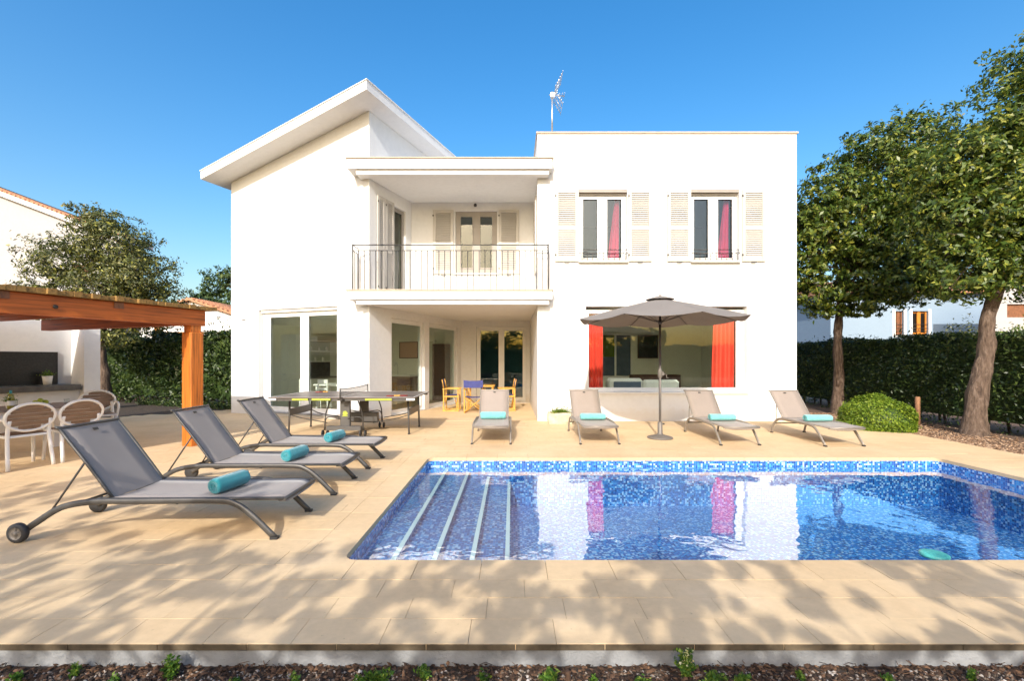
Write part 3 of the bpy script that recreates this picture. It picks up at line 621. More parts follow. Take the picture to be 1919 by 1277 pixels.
# louvred shutters
def shutter(parent, fr, x0, x1, z0, z1, d0=-0.045, d1=-0.01, nsl=30):
    m = MB(); w_ = 0.075
    m.box(x0, x0 + w_, d0, d1, z0, z1, fr); m.box(x1 - w_, x1, d0, d1, z0, z1, fr)
    zm = z0 + (z1 - z0) * 0.46
    for a, b in ((z0, z0 + .1), (zm - .045, zm + .045), (z1 - .08, z1)): m.box(x0 + w_ + .001, x1 - w_ - .001, d0 + .002, d1 - .002, a, b, fr)
    o_ = m.build('shutter', 'shutter', parent, True)
    s_ = MB()
    for a, b in ((z0 + .1, zm - .045), (zm + .045, z1 - .08)):
        s_.box(x0 + w_ - .005, x1 - w_ + .005, d1 - .0025, d1 - .0005, a - .005, b + .005, fr)
        n_ = int((b - a) / 0.048)
        for k in range(n_):
            z = a + (k + .5) * (b - a) / n_
            p = [(x0 + w_, d0 + .003, z - .022), (x1 - w_, d0 + .003, z - .022), (x1 - w_, d0 + .007, z - .026), (x0 + w_, d0 + .007, z - .026),
                 (x0 + w_, d1 - .007, z + .026), (x1 - w_, d1 - .007, z + .026), (x1 - w_, d1 - .003, z + .022), (x0 + w_, d1 - .003, z + .022)]
            p = [fr(*q) for q in p]; s_.add(p, [(0, 1, 5, 4), (3, 7, 6, 2), (0, 3, 2, 1), (4, 5, 6, 7)])
    lv = s_.build('louvres', 'shutter', o_, False, False); tag(lv, kind='stuff')
    h_ = MB()
    for z in (z0 + .15, z1 - .15): h_.box(x0 - .012, x0 + .03, d0 - .006, d0 - .001, z - .02, z + .02, fr)
    h_.box((x0 + x1) / 2 - .06, (x0 + x1) / 2 + .06, d0 - .01, d0 - .001, z0 - .03, z0 - .005, fr)
    h_.build('shutter_hinge', 'iron', o_)
    return o_
ffr = lambda s, d, z: fy(s, d, z)
for a, b in ((1.02, 1.575), (2.755, 3.31), (3.68, 4.235), (5.445, 5.995)): shutter(H, ffr, a, b, 3.79, 5.49)
for a, b in ((-2.16, -1.60), (-0.365, 0.19)): shutter(H, lambda s, d, z: (s, 12.47 + d, z), a, b, 3.80, 5.55)
for a, b in ((0.275, 0.565), (0.585, 0.935)): shutter(H, sfr, a, b, 3.10, 5.48)
part('shutter', 'shutter', H, lambda m: m.box(BX0 - .04, BX0 - .005, 11.2, 11.6, 3.6, 5.5))
# balcony railing: frame is the part, each baluster a sub-part
rail = MB()
ry, x0_, x1_ = 10.57, -3.70, 0.84
for z in (4.13, 4.00): rail.tube([(-3.70, 11.0, z), (x0_, ry, z), (x1_, ry, z), (x1_, 10.79, z)], 0.013 if z > 4.1 else 0.009, 6)
for x in (x0_, x1_): rail.tube([(x, ry, 3.085), (x, ry, 4.15)], 0.016, 8)
rl = rail.build('balcony_railing', 'iron', H, True)
bmesh_ = MB(); bmesh_.tube([(0, 0, 3.085), (0, 0, 4.0)], 0.009, 6)
b0 = bmesh_.build('baluster', 'iron', rl)
nb = 33
for k in range(nb):
    o = b0 if k == 0 else b0.copy()
    if k: col.objects.link(o); o.parent = rl
    o.location = (x0_ + (k + 1) * (x1_ - x0_) / (nb + 1), ry, 0)
for yy in (10.68, 10.79, 10.90):
    o = b0.copy(); col.objects.link(o); o.parent = rl; o.location = (x0_, yy, 0)
o = b0.copy(); col.objects.link(o); o.parent = rl; o.location = (x1_, 10.69, 0)
part('wall_lamp', 'iron_dark', H, lambda m: (m.lathe([(0, -.03), (.035, -.03), (.045, .02), (.02, .05), (0, .05)], 10, (-1.0, 12.38, 5.66)), m.tube([(-1.0, 12.38, 5.69), (-1.0, 12.468, 5.70)], .01, 6)))
part('wall_vent', 'iron_dark', H, lambda m: m.box(.42, .55, -.012, -.001, 2.53, 2.55, wfr))
# interiors: shells of the rooms seen through the glass
part('room_wall', 'inside', H, lambda m: (m.box(BX0 + .26, BX1 - .26, 15.6, 15.7, 0.02, 2.9), m.box(BX0 + .251, BX0 + .262, 11.06, 15.6, 0.02, 2.9), m.box(BX1 - .262, BX1 - .251, 11.06, 15.6, 0.02, 2.9)))
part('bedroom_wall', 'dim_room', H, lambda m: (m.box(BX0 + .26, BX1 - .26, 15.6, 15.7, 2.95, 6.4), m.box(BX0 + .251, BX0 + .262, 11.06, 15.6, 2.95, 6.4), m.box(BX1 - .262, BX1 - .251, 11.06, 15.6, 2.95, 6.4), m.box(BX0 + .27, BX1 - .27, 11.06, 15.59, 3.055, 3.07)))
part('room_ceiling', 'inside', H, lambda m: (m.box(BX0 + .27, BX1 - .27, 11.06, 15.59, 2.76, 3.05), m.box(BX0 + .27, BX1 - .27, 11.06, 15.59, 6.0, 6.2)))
part('room_floor', 'room_floor', H, lambda m: m.box(BX0 + .27, BX1 - .27, 11.06, 15.59, 0.0, 0.02))
part('room_wall', 'inside', H, lambda m: (m.box(0.26, LW - .24, 5.2, 5.3, 0.02, 6.0, wfr), m.box(.252, .262, .26, 5.19, .02, 6.0, wfr)))
part('room_ceiling', 'inside', H, lambda m: (m.box(0.27, LW - .225, 0.26, 5.19, 2.8, 3.04, wfr), m.box(0.27, LW - .225, 0.26, 5.19, 5.6, 5.7, wfr)))
part('room_floor', 'room_floor', H, lambda m: m.box(0.27, LW - .225, 0.26, 5.19, 0.0, 0.02, wfr))
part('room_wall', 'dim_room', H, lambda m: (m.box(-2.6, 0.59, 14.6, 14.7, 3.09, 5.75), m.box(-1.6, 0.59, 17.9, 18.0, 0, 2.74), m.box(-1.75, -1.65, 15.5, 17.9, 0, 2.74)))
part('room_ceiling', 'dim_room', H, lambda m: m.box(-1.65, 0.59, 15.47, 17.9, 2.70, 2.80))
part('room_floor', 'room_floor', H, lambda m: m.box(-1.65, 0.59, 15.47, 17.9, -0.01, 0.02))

# ------------------------------------------------------------------ things indoors
def curtain(name, label, fr, x0, x1, z0, z1, d, mat, pinch=1.0, folds=5, cat='curtain'):
    m = MB(); n = folds * 8; rows = 8; vs = []
    for sgn in (0, 1):
        for j in range(rows + 1):
            q = j / rows; z = z0 + (z1 - z0) * q; shrink = 1 - (1 - pinch) * q
            for i in range(n + 1):
                f_ = i / n; x = x1 - (x1 - x0) * (1 - f_) * shrink
                vs.append(fr(x, d + 0.05 * math.sin(f_ * folds * 2 * math.pi) + 0.02 * math.sin(f_ * folds * 3.1 + j * .5) + sgn * .006 + .006 * math.sin(j + i * .4), z))
    k = (rows + 1) * (n + 1); fs = []
    for j in range(rows):
        for i in range(n):
            a = j * (n + 1) + i; fs.append((a, a + 1, a + n + 2, a + n + 1)); fs.append((k + a + n + 1, k + a + n + 2, k + a + 1, k + a))
    m.add(vs, fs, True); o_ = m.build(name, mat); return tag(o_, label, cat)
curtain('curtain', 'coral red curtain at the left end of the big living room window', ffr, 1.83, 2.22, 0.72, 2.64, 0.32, 'curtain')
curtain('curtain', 'coral red curtain at the right end of the big living room window', ffr, 4.88, 5.42, 0.72, 2.64, 0.32, 'curtain', 0.92)
curtain('curtain', 'crimson curtain in the upper window nearer the balcony', ffr, 2.32, 2.60, 3.83, 5.36, 0.28, 'curtain_pink', 0.35, 4)
curtain('curtain', 'crimson curtain in the upper window at the far right', ffr, 5.00, 5.26, 3.83, 5.36, 0.28, 'curtain_pink', 0.4, 4)
sf = thing('sofa', 'white sofa with slate throw behind the big window', 'sofa', (3.3, 12.4, 0.02))
part('seat', 'sofa', sf, lambda m: m.cbox(2.45, 4.3, 11.9, 12.75, .02, .48, .05))
part('backrest', 'sofa', sf, lambda m: (m.cbox(2.45, 3.36, 11.66, 11.9, .03, .98, .06), m.cbox(3.38, 4.3, 11.66, 11.9, .03, .94, .06)))
part('armrest', 'sofa', sf, lambda m: m.cbox(2.25, 2.445, 11.7, 12.75, .02, .66, .05)); part('armrest', 'sofa', sf, lambda m: m.cbox(4.305, 4.5, 11.7, 12.75, .02, .66, .05))
part('throw', 'blue_cloth', sf, lambda m: m.cbox(2.6, 3.3, 11.63, 11.655, .45, .90, .01))
o = part('sideboard', 'dark_wood', None, lambda m: (m.cbox(4.0, 5.6, 15.1, 15.58, .1, .95, .01), m.box(4.05, 4.1, 15.15, 15.2, .02, .1), m.box(5.5, 5.55, 15.15, 15.2, .02, .1))); tag(o, 'dark wooden sideboard against the living room back wall', 'sideboard')
def picture(label, fr, x0, x1, z0, z1, d, mat):
    r = thing('picture', label, 'picture', fr((x0 + x1) / 2, d, z0))
    part('frame', 'dark_wood', r, lambda m: (m.box(x0, x1, d - .03, d, z0, z0 + .03, fr), m.box(x0, x1, d - .03, d, z1 - .03, z1, fr), m.box(x0, x0 + .03, d - .03, d, z0 + .031, z1 - .031, fr), m.box(x1 - .03, x1, d - .03, d, z0 + .031, z1 - .031, fr)))
    part('canvas', mat, r, lambda m: m.box(x0 + .031, x1 - .031, d - .015, d - .003, z0 + .031, z1 - .031, fr))
yfr = lambda s, d, z: (s, d, z)
picture('small sea painting on the living room back wall, left side', yfr, 2.1, 2.75, 1.75, 2.2, 15.59, 'picture_sea')
picture('dark square picture on the living room back wall, right side', yfr, 4.3, 5.0, 1.5, 2.3, 15.59, 'black_panel')
picture('reddish painting on the kitchen back wall, seen through the porch window', wfr, 1.85, 2.65, 1.5, 2.1, 5.19, 'picture_red')
bwin = thing('garden_window', 'rear garden window in the living room back wall', 'window', (3.5, 15.58, .9))
part('frame', 'trim', bwin, lambda m: (m.box(2.95, 3.0, 15.52, 15.59, .9, 2.3), m.box(3.5, 3.56, 15.52, 15.59, .9, 2.3), m.box(4.05, 4.1, 15.52, 15.59, .9, 2.3), m.box(3.001, 4.049, 15.52, 15.58, .85, .9), m.box(3.001, 4.049, 15.52, 15.58, 2.3, 2.35)))
part('pane', 'leaf_bush', bwin, lambda m: m.box(3.001, 3.499, 15.55, 15.56, 1.55, 2.29)); part('pane', 'blue_cloth', bwin, lambda m: m.box(3.561, 4.049, 15.55, 15.56, .91, 2.29)); part('pane', 'blue_cloth', bwin, lambda m: m.box(3.001, 3.499, 15.55, 15.56, .91, 1.549))
lw = lambda a, d, z: wg(.265 + d, a, z)          # along the kitchen's left wall: a into the room, d out from the wall
kc = thing('kitchen_cabinet', 'tall sage green kitchen cabinets inside the left window', 'cabinet', lw(.9, .3, .02))
part('carcass', 'cabinet', kc, lambda m: m.box(.28, 1.6, 0, .53, .02, 2.45, lw))
for i in range(3):
    a = .29 + i * .437
    for z0, z1 in ((.1, .95), (.96, 2.2)):
        d_ = part('cabinet_door', 'cabinet', kc, lambda m: m.box(a, a + .43, .533, .553, z0, z1, lw))
        zh = z1 - .08 if z1 < 1 else z0 + .08
        part('handle', 'steel', d_, lambda m: m.tube([lw(a + .1, .57, zh), lw(a + .33, .57, zh)], .007, 6))
sh = thing('kitchen_shelf', 'glazed kitchen shelves over a dark counter inside the left window', 'shelf', lw(2.4, .2, .02))
part('counter', 'slate_shelf', sh, lambda m: m.box(1.61, 3.4, 0, .55, .86, .90, lw)); part('base', 'cabinet', sh, lambda m: m.box(1.61, 3.4, 0, .52, .02, .858, lw))
part('splashback', 'slate_shelf', sh, lambda m: m.box(1.61, 3.4, 0, .02, .901, 1.38, lw))
for z in (1.38, 1.72, 2.06): part('shelf_board', 'trim', sh, lambda m: m.box(1.62, 3.4, 0, .3, z, z + .03, lw))
part('shelf_back', 'cabinet', sh, lambda m: m.box(1.62, 3.4, 0, .012, 1.411, 2.05, lw))
for k in range(9): part('jar', 'ceramic', sh, lambda m: m.lathe([(0, 0), (.035, 0), (.04, .1), (.025, .13), (0, .13)], 10, lw(1.75 + k * .17, .15, 1.411 if k % 2 else 1.751)))
ic = thing('kitchen_counter', 'pale kitchen counter on the back wall seen through the porch window', 'counter', wg(1.9, 4.9, .02))
part('base', 'taupe_wood', ic, lambda m: m.box(1.0, 2.7, 4.6, 5.19, .02, .86, wfr)); part('top', 'trim', ic, lambda m: m.box(.98, 2.72, 4.56, 5.19, .862, .90, wfr))
part('tap', 'steel', ic, lambda m: m.tube(catmull([wg(1.9, 5.0, .9), wg(1.9, 5.0, 1.25), wg(1.9, 4.9, 1.35), wg(1.9, 4.8, 1.22)], 4), .014, 6))
idr = thing('inner_door', 'sage inner door at the back of the kitchen', 'door', wg(3.0, 5.17, .02))
part('leaf', 'cabinet', idr, lambda m: m.box(2.78, 3.3, 5.15, 5.19, .02, 2.1, wfr)); part('frame', 'trim', idr, lambda m: (m.box(2.72, 2.778, 5.13, 5.19, .02, 2.16, wfr), m.box(3.302, 3.36, 5.13, 5.19, .02, 2.16, wfr)))
part('handle', 'iron_dark', idr, lambda m: m.box(2.83, 2.97, 5.12, 5.148, 1.02, 1.06, wfr))
o = part('dark_doorway', 'dark_wood', None, lambda m: m.cbox(3.45, 3.95, 4.8, 5.18, .02, 2.0, .01, wfr)); tag(o, 'dark door opening beside the inner kitchen door, made as a solid dark block', 'doorway')  # solid dark block added in place of the dark door opening
def kitchen_chair(lab, s, t, rz):
    p = wg(s, t, .02); r = thing('kitchen_chair', lab, 'chair', p, rz, 'white kitchen chairs')
    part('seat', 'white_plastic', r, lambda m: m.cbox(-.2, .2, -.2, .2, .43, .46, .01), False)
    part('backrest', 'white_plastic', r, lambda m: (m.box(-.2, -.17, .17, .2, .46, .9), m.box(.17, .2, .17, .2, .46, .9), m.box(-.169, .169, .175, .195, .8, .9), m.box(-.169, .169, .175, .195, .62, .68)), False)
    for x in (-.18, .18):
        for y_ in (-.18, .18): part('leg', 'white_plastic', r, lambda m: m.tube([(x, y_, .43), (x * 1.1, y_ * 1.1, 0)], .016, 6), False)
kitchen_chair('white kitchen chair nearest the left window pane edge', 1.85, .95, R(160)); kitchen_chair('white kitchen chair inside the left window, nearer the porch', 2.5, .95, R(150))
o = part('kitchen_table', 'trim', None, lambda m: (m.cbox(1.6, 2.9, 1.3, 2.0, .71, .75, .01, wfr), m.box(1.65, 1.7, 1.35, 1.4, .02, .712, wfr), m.box(2.8, 2.85, 1.35, 1.4, .02, .712, wfr), m.box(1.65, 1.7, 1.9, 1.95, .02, .712, wfr), m.box(2.8, 2.85, 1.9, 1.95, .02, .712, wfr))); tag(o, 'white kitchen table behind the left window', 'table')

# antenna
an = thing('aerial', 'television aerial on a thin mast at the flat roof corner', 'aerial', (0.97, 11.0, 6.87))
part('mast', 'steel', an, lambda m: m.tube([(0.97, 11.0, 6.87), (0.97, 11.0, 7.95)], 0.02, 8))
part('boom', 'steel', an, lambda m: (m.tube([(0.9, 10.98, 7.86), (1.28, 11.1, 7.90)], 0.014, 6), m.box(.93, 1.03, 10.95, 11.05, 7.80, 7.90)))
def refl(m, dz):
    for k in range(6):
        q = k / 5; x = 1.03 + 0.17 * q; z = 7.88 + dz * (0.06 + 0.34 * q); m.tube([(x, 10.72, z), (x, 11.3, z)], 0.006, 5)
    for y_ in (10.8, 11.02, 11.22): m.tube([(1.03, y_, 7.88 + dz * .05), (1.2, y_, 7.88 + dz * .4)], 0.008, 5)
part('reflector', 'steel', an, lambda m: refl(m, 1.0)); part('reflector', 'steel', an, lambda m: refl(m, -0.85))
part('director_rod', 'steel', an, lambda m: [m.tube([(x, 10.95, 7.87 + (x - 1.03) * .1), (x, 11.2, 7.87 + (x - 1.03) * .1)], .005, 5) for x in (1.08, 1.15, 1.22, 1.27)])

# ------------------------------------------------------------------ sun loungers and towels
def lounger(name, label, group, wheel, frame, slg, loc, rz):
    r = thing(name, label, 'sun lounger', loc, rz, group); Wd = 0.335
    for s in (-1, 1):
        if wheel: pts = [(-.66, s * Wd, .085), (-.56, s * Wd, .155), (-.36, s * Wd, .275), (-.10, s * Wd, .318), (.2, s * Wd, .318), (.85, s * Wd, .318), (1.02, s * Wd, .29), (1.16, s * Wd, .19), (1.34, s * Wd, .012)]
        else: pts = [(-.27, s * Wd, .012), (-.22, s * Wd, .16), (-.10, s * Wd, .28), (.06, s * Wd, .315), (.3, s * Wd, .318), (.75, s * Wd, .318), (.93, s * Wd, .29), (1.05, s * Wd, .19), (1.2, s * Wd, .012)]
        rl_ = part('side_rail', frame, r, lambda m: m.tube(catmull(pts, 5), 0.026, 10, 0.62), False)
        if not wheel: part('rubber_foot', 'rubber', rl_, lambda m: (m.box(1.18, 1.225, s * Wd - .02, s * Wd + .02, 0, .02), m.box(-.29, -.25, s * Wd - .02, s * Wd + .02, 0, .02)), False)
        else: part('rubber_foot', 'rubber', rl_, lambda m: m.box(1.31, 1.37, s * Wd - .022, s * Wd + .022, 0, .02), False)
        if wheel:
            wfn = lambda x, y_, z: (-.68 + x, s * (Wd + .03) + z * s, .08 + y_)
            w_ = part('wheel', 'rubber', r, lambda m: m.lathe([(.0, -.025), (.065, -.025), (.079, -.014), (.079, .014), (.065, .025), (.05, .025)], 22, fr=wfn), False)
            part('hub', 'hub', w_, lambda m: (m.lathe([(.05, .025), (.046, .018), (.018, .018), (.016, .03), (0, .03)], 16, fr=wfn), [m.box(*sorted((math.cos(a) * .02 - .006, math.cos(a) * .046 + .006)), *sorted((math.sin(a) * .02 - .006, math.sin(a) * .046 + .006)), .016, .022, wfn) for a in (0, 1.57, 3.14, 4.71)]), False)
    xe = 1.42 if wheel else 1.27
    def seat(m):
        n = 14
        for sg, dz in ((0, 0), (1, -.008)):
            pass
        vs = []; Wd2 = .295
        for i in range(n + 1):
            x = xe * i / n; z = .338 - .012 * math.sin(math.pi * i / n) - (.05 * max(0, (i - n + 1.2)) ** 1.0 if i > n - 1.3 else 0) * .6
            for j in range(5): yy = -Wd2 + 2 * Wd2 * j / 4; vs.append((x, yy, z - .012 * (1 - (2 * j / 4 - 1) ** 2)))
        k = len(vs); vs += [(x, y_, z - .009) for x, y_, z in vs]; fs = []
        for i in range(n):
            for j in range(4): a = i * 5 + j; fs += [(a, a + 5, a + 6, a + 1), (k + a, k + a + 1, k + a + 6, k + a + 5)]
            fs += [(i * 5, k + i * 5, k + i * 5 + 5, i * 5 + 5), (i * 5 + 4, i * 5 + 9, k + i * 5 + 9, k + i * 5 + 4)]
        fs += [(n * 5 + j, k + n * 5 + j, k + n * 5 + j + 1, n * 5 + j + 1) for j in range(4)]
        m.add(vs, fs, True)
    part('seat_sling', slg, r, seat, False)
    part('seat_frame', frame, r, lambda m: ([m.tube([(-.02, s * .30, .325), (xe - .02, s * .30, .322)], .014, 8) for s in (-1, 1)], m.tube([(xe - .015, -.31, .315), (xe - .015, .31, .315)], .016, 8), m.tube([(.55, -.33, .30), (.55, .33, .30)], .014, 8), m.tube([(0, -.33, .315), (0, .33, .315)], .014, 8), m.tube(catmull([(xe - .06, -.3, .31), (xe - .03, -.15, .285), (xe - .03, .15, .285), (xe - .06, .3, .31)], 4), .012, 6)), False)
    bx, bz = (-.42, .90) if wheel else (-.40, .82); L = Vector((bx, 0, bz - .335)); nn = Vector((L.z, 0, -L.x)).normalized()
    def back(m):
        n = 8; vs = []
        for sgn in (0, 1):
            for i in range(n + 1):
                q = i / n; p = Vector((0, 0, .335)) + L * q
                for j in range(5): yy = -.28 + .56 * j / 4; o_ = p - nn * (.015 * (1 - (2 * j / 4 - 1) ** 2) * math.sin(math.pi * (q * .8 + .1))) - nn * .009 * sgn; vs.append((o_.x, yy, o_.z))
        k = (n + 1) * 5; fs = []
        for i in range(n):
            for j in range(4): a = i * 5 + j; fs += [(a, a + 1, a + 6, a + 5), (k + a, k + a + 5, k + a + 6, k + a + 1)]
            fs += [(i * 5, i * 5 + 5, k + i * 5 + 5, k + i * 5), (i * 5 + 4, k + i * 5 + 4, k + i * 5 + 9, i * 5 + 9)]
        m.add(vs, fs, True)
    bk = part('backrest', slg, r, back, False)
    e = Vector((0, 0, .335)) + L
    part('back_frame', frame, bk, lambda m: (m.tube(catmull([(0, -.285, .33), (e.x * .5, -.285, .335 + L.z * .5), (e.x - .0, -.285, e.z - .01), (e.x - .012, -.26, e.z + .008), (e.x - .012, .26, e.z + .008), (e.x, .285, e.z - .01), (e.x * .5, .285, .335 + L.z * .5), (0, .285, .33)], 4), .013, 8)), False)
    m_ = Vector((0, 0, .335)) + L * .93 + nn * .004
    part('maker_tag', 'iron_dark', bk, lambda m: m.hexa([(m_ + Vector((0, a, 0)) + L.normalized() * b + nn * c) for c in (0, .003) for a, b in ((-.025, -.012), (.025, -.012), (.025, .012), (-.025, .012))]), False)
    md = Vector((0, 0, .335)) + L * .55
    part('back_strut', frame, r, lambda m: [m.tube([(md.x, s * .27, md.z - .01), (-.50 if wheel else -.20, s * .29, .215 if wheel else .20)], .008, 6) for s in (-1, 1)], False)
    part('brace', 'iron_dark', r, lambda m: m.tube([(-.50 if wheel else -.20, -.335, .215 if wheel else .20), (-.50 if wheel else -.20, .335, .215 if wheel else .20)], .011, 6), False)
    return r
DG = 'dark grey loungers left of the pool'
A_ = lounger('sun_lounger', 'dark grey wheeled sun lounger nearest the camera at left', DG, True, 'dark_frame', 'sling_dark', (-3.30, 4.04, 0), R(1.5))
B_ = copy_tree(A_); B_.location = (-3.28, 5.27, 0); B_.rotation_euler.z = R(0.5); tag(B_, 'dark grey wheeled sun lounger in the middle of the left row of three')
C_ = copy_tree(A_); C_.location = (-3.27, 6.46, 0); C_.rotation_euler.z = R(-0.5); tag(C_, 'dark grey wheeled sun lounger farthest back in the left row, beside the table tennis table')
LG = 'taupe loungers along the house'
D_ = lounger('sun_lounger', 'taupe sun lounger in front of the porch, leftmost of four by the house', LG, False, 'light_frame', 'sling_light', (-0.36, 9.08, 0), R(-90))
LL = [D_]
for x, y_, a, lab in ((1.50, 9.07, -89, 'taupe sun lounger between the stone trough and the grey parasol'), (3.86, 8.98, -88, 'taupe sun lounger just right of the grey parasol'), (5.56, 8.88, -87.5, 'taupe sun lounger beside the round green bush, rightmost of four')):
    c = copy_tree(D_); c.location = (x, y_, 0); c.rotation_euler.z = R(a); tag(c, lab); LL.append(c)
def towel(label, group, mat, loc, rz, L=0.40, r_=0.075, sq=1.0):
    m = MB(); n = 26; rings = []
    prof = [(-L / 2, .0), (-L / 2, .55), (-L / 2 - .006, .72), (-L / 2 + .004, .95), (-L / 2 + .02, 1.0), (0, 1.015), (L / 2 - .02, 1.0), (L / 2 - .004, .95), (L / 2 + .006, .72), (L / 2, .55), (L / 2, 0)]
    vs = []
    for y_, q in prof:
        for k in range(n):
            a = 2 * math.pi * k / n; rr = r_ * q * (1 + .03 * math.sin(3 * a + y_ * 9)); lip = .012 if abs(a - 1.0) < .15 and q > .9 else 0
            vs.append(((rr + lip) * math.cos(a), y_, r_ * sq + (rr + lip) * math.sin(a) * sq))
    fs = [(i * n + k, i * n + (k + 1) % n, (i + 1) * n + (k + 1) % n, (i + 1) * n + k) for i in range(len(prof) - 1) for k in range(n)]
    m.add(vs, fs, True)
    for sgn in (-1, 1):   # spiral fold on the ends
        sp = [(r_ * (.15 + .075 * q) * math.cos(q * .9), sgn * (L / 2 + .002), r_ * sq + r_ * (.15 + .075 * q) * math.sin(q * .9) * sq) for q in range(11)]
        m.tube(sp, .006, 5)
    o_ = m.build('towel', mat); o_.location = loc; o_.rotation_euler = (0, 0, rz); return tag(o_, label, 'towel', group)
TG = 'rolled turquoise towels'
towel('rolled turquoise towel on the nearest dark lounger', TG, 'towel', (-2.51, 4.05, .322), R(-12), .34, .068)
towel('rolled turquoise towel on the middle dark lounger', TG, 'towel', (-2.51, 5.27, .322), R(-10), .34, .068)
towel('rolled turquoise towel on the farthest dark lounger', TG, 'towel', (-2.51, 6.45, .322), R(-12), .34, .068)
TP = 'pale aqua towels'
towel('pale aqua rolled towel on the leftmost taupe lounger', TP, 'towel_pale', (-0.36, 8.72, .325), R(90), .47, .07)
for (x, y_, lab) in ((1.53, 8.62, 'pale aqua folded towel on the lounger beside the stone trough'), (3.93, 8.52, 'pale aqua folded towel on the lounger right of the parasol'), (5.64, 8.40, 'pale aqua folded towel on the rightmost lounger')):
    towel(lab, TP, 'towel_pale', (x, y_, .325), R(88), .46, .085, .72)

# ------------------------------------------------------------------ parasol
um = thing('parasol', 'grey octagonal parasol standing in front of the big window', 'parasol', (2.755, 8.47, 0))
part('base', 'base_stone', um, lambda m: m.lathe([(0, 0), (.225, 0), (.235, .012), (.225, .03), (.12, .055), (.06, .075), (.045, .1), (.045, .3), (.03, .31), (0, .31)], 28), False)
part('pole', 'pole', um, lambda m: m.lathe([(.022, .1), (.022, 2.6), (0, 2.6)], 14), False)
ck = part('crank_housing', 'hub', um, lambda m: (m.lathe([(.023, 1.12), (.04, 1.15), (.04, 1.26), (.023, 1.3)], 14), m.box(.02, .07, -.025, .025, 1.17, 1.24)), False)
part('crank_handle', 'hub', ck, lambda m: m.tube([(.06, 0, 1.2), (.11, -.01, 1.2), (.115, -.02, 1.13), (.15, -.03, 1.125)], .007, 6), False)
part('knob', 'pole', um, lambda m: m.tube([(.02, 0, .27), (.08, 0, .27)], [.01, .018], 8), False)
RA, ZR, ZT, rot = 1.53, 2.21, 2.60, R(6)
def cpt(k, q):   # point on the canopy: rib k (may be fractional), q 0 centre..1 rim
    a0 = math.floor(k); f_ = k - a0; A = [math.cos(rot + a * math.pi / 4) for a in (a0, a0 + 1)]; Bq = [math.sin(rot + a * math.pi / 4) for a in (a0, a0 + 1)]
    x = (A[0] * (1 - f_) + A[1] * f_) * RA * q; y_ = (Bq[0] * (1 - f_) + Bq[1] * f_) * RA * q
    sag = 0.055 * math.sin(math.pi * f_) * q ** 1.5
    return (x, y_, ZT - (ZT - ZR) * (q ** 1.12) - sag)
def canopy(m):
    S = 4; K = 8 * S; Q = 10; vs = []
    for sg in (0, 1):
        for i in range(Q + 1):
            q = .07 + .93 * i / Q
            for k in range(K): x, y_, z = cpt(k / S, q); vs.append((x, y_, z - .004 * sg))
    o_ = (Q + 1) * K; fs = []
    for i in range(Q):
        for k in range(K):
            a, b, c, d = i * K + k, i * K + (k + 1) % K, (i + 1) * K + (k + 1) % K, (i + 1) * K + k; fs += [(a, d, c, b), (o_ + a, o_ + b, o_ + c, o_ + d)]
    for k in range(K): a, b = Q * K + k, Q * K + (k + 1) % K; fs.append((a, o_ + a, o_ + b, b))
    m.add(vs, fs, False)
cn = part('canopy', 'canopy', um, canopy, False)
def vent(m):
    vs = [(0, 0, ZT + .062)] + [(math.cos(rot + k * math.pi / 4) * .27, math.sin(rot + k * math.pi / 4) * .27, ZT - .012) for k in range(8)]
    vs += [(x, y_, z - .006) for x, y_, z in vs]; m.add(vs, [(0, 1 + k, 1 + (k + 1) % 8) for k in range(8)] + [(9, 10 + (k + 1) % 8, 10 + k) for k in range(8)] + [(1 + k, 10 + k, 10 + (k + 1) % 8, 1 + (k + 1) % 8) for k in range(8)])
part('vent_cap', 'canopy', cn, vent, False)
part('finial', 'pole', um, lambda m: m.lathe([(.02, ZT), (.02, ZT + .06), (.012, ZT + .075), (0, ZT + .08)], 10), False)
part('runner', 'pole', um, lambda m: m.lathe([(.023, 2.12), (.04, 2.13), (.04, 2.2), (.023, 2.21)], 12), False)
for k in range(8):
    a = rot + k * math.pi / 4
    rb_ = part('rib', 'pole', um, lambda m: m.tube([(math.cos(a) * .04, math.sin(a) * .04, ZT - .03), (math.cos(a) * RA * .5, math.sin(a) * RA * .5, cpt(k, .5)[2] - .018), (math.cos(a) * RA * .995, math.sin(a) * RA * .995, ZR - .012)], .008, 6), False)
    part('stretcher', 'pole', rb_, lambda m: m.tube([(math.cos(a) * .035, math.sin(a) * .035, 2.165), (math.cos(a) * RA * .5, math.sin(a) * RA * .5, cpt(k, .5)[2] - .025)], .007, 6), False)

# ------------------------------------------------------------------ table tennis table
tt = thing('table_tennis_table', 'dark outdoor table tennis table with net and lime green trim', 'table', (-3.2, 9.29, 0))
for x0, x1 in ((-1.37, -.004), (.004, 1.37)):
    tp_ = part('table_top', 'table_top', tt, lambda m: m.cbox(x0, x1, -.762, .762, .738, .76, .004), False)
    part('white_line', 'trim', tp_, lambda m: (m.box(x0 + .02, x1 - .02, -.757, -.737, .7601, .7612), m.box(x0 + .02, x1 - .02, .737, .757, .7601, .7612), m.box(x0 + .02, x1 - .02, -.002, .002, .7601, .7611), m.box(*((-1.365, -1.345) if x0 < 0 else (1.345, 1.365)), -.757, .757, .7601, .7612)), False)
    part('apron', 'black_plastic', tp_, lambda m: (m.box(x0 + .03, x1 - .03, -.74, -.72, .69, .737), m.box(x0 + .03, x1 - .03, .72, .74, .69, .737)), False)
    part('corner_guard', 'trim', tp_, lambda m: m.box(*((-1.375, -1.22) if x0 < 0 else (1.22, 1.375)), -.768, -.742, .70, .736), False)
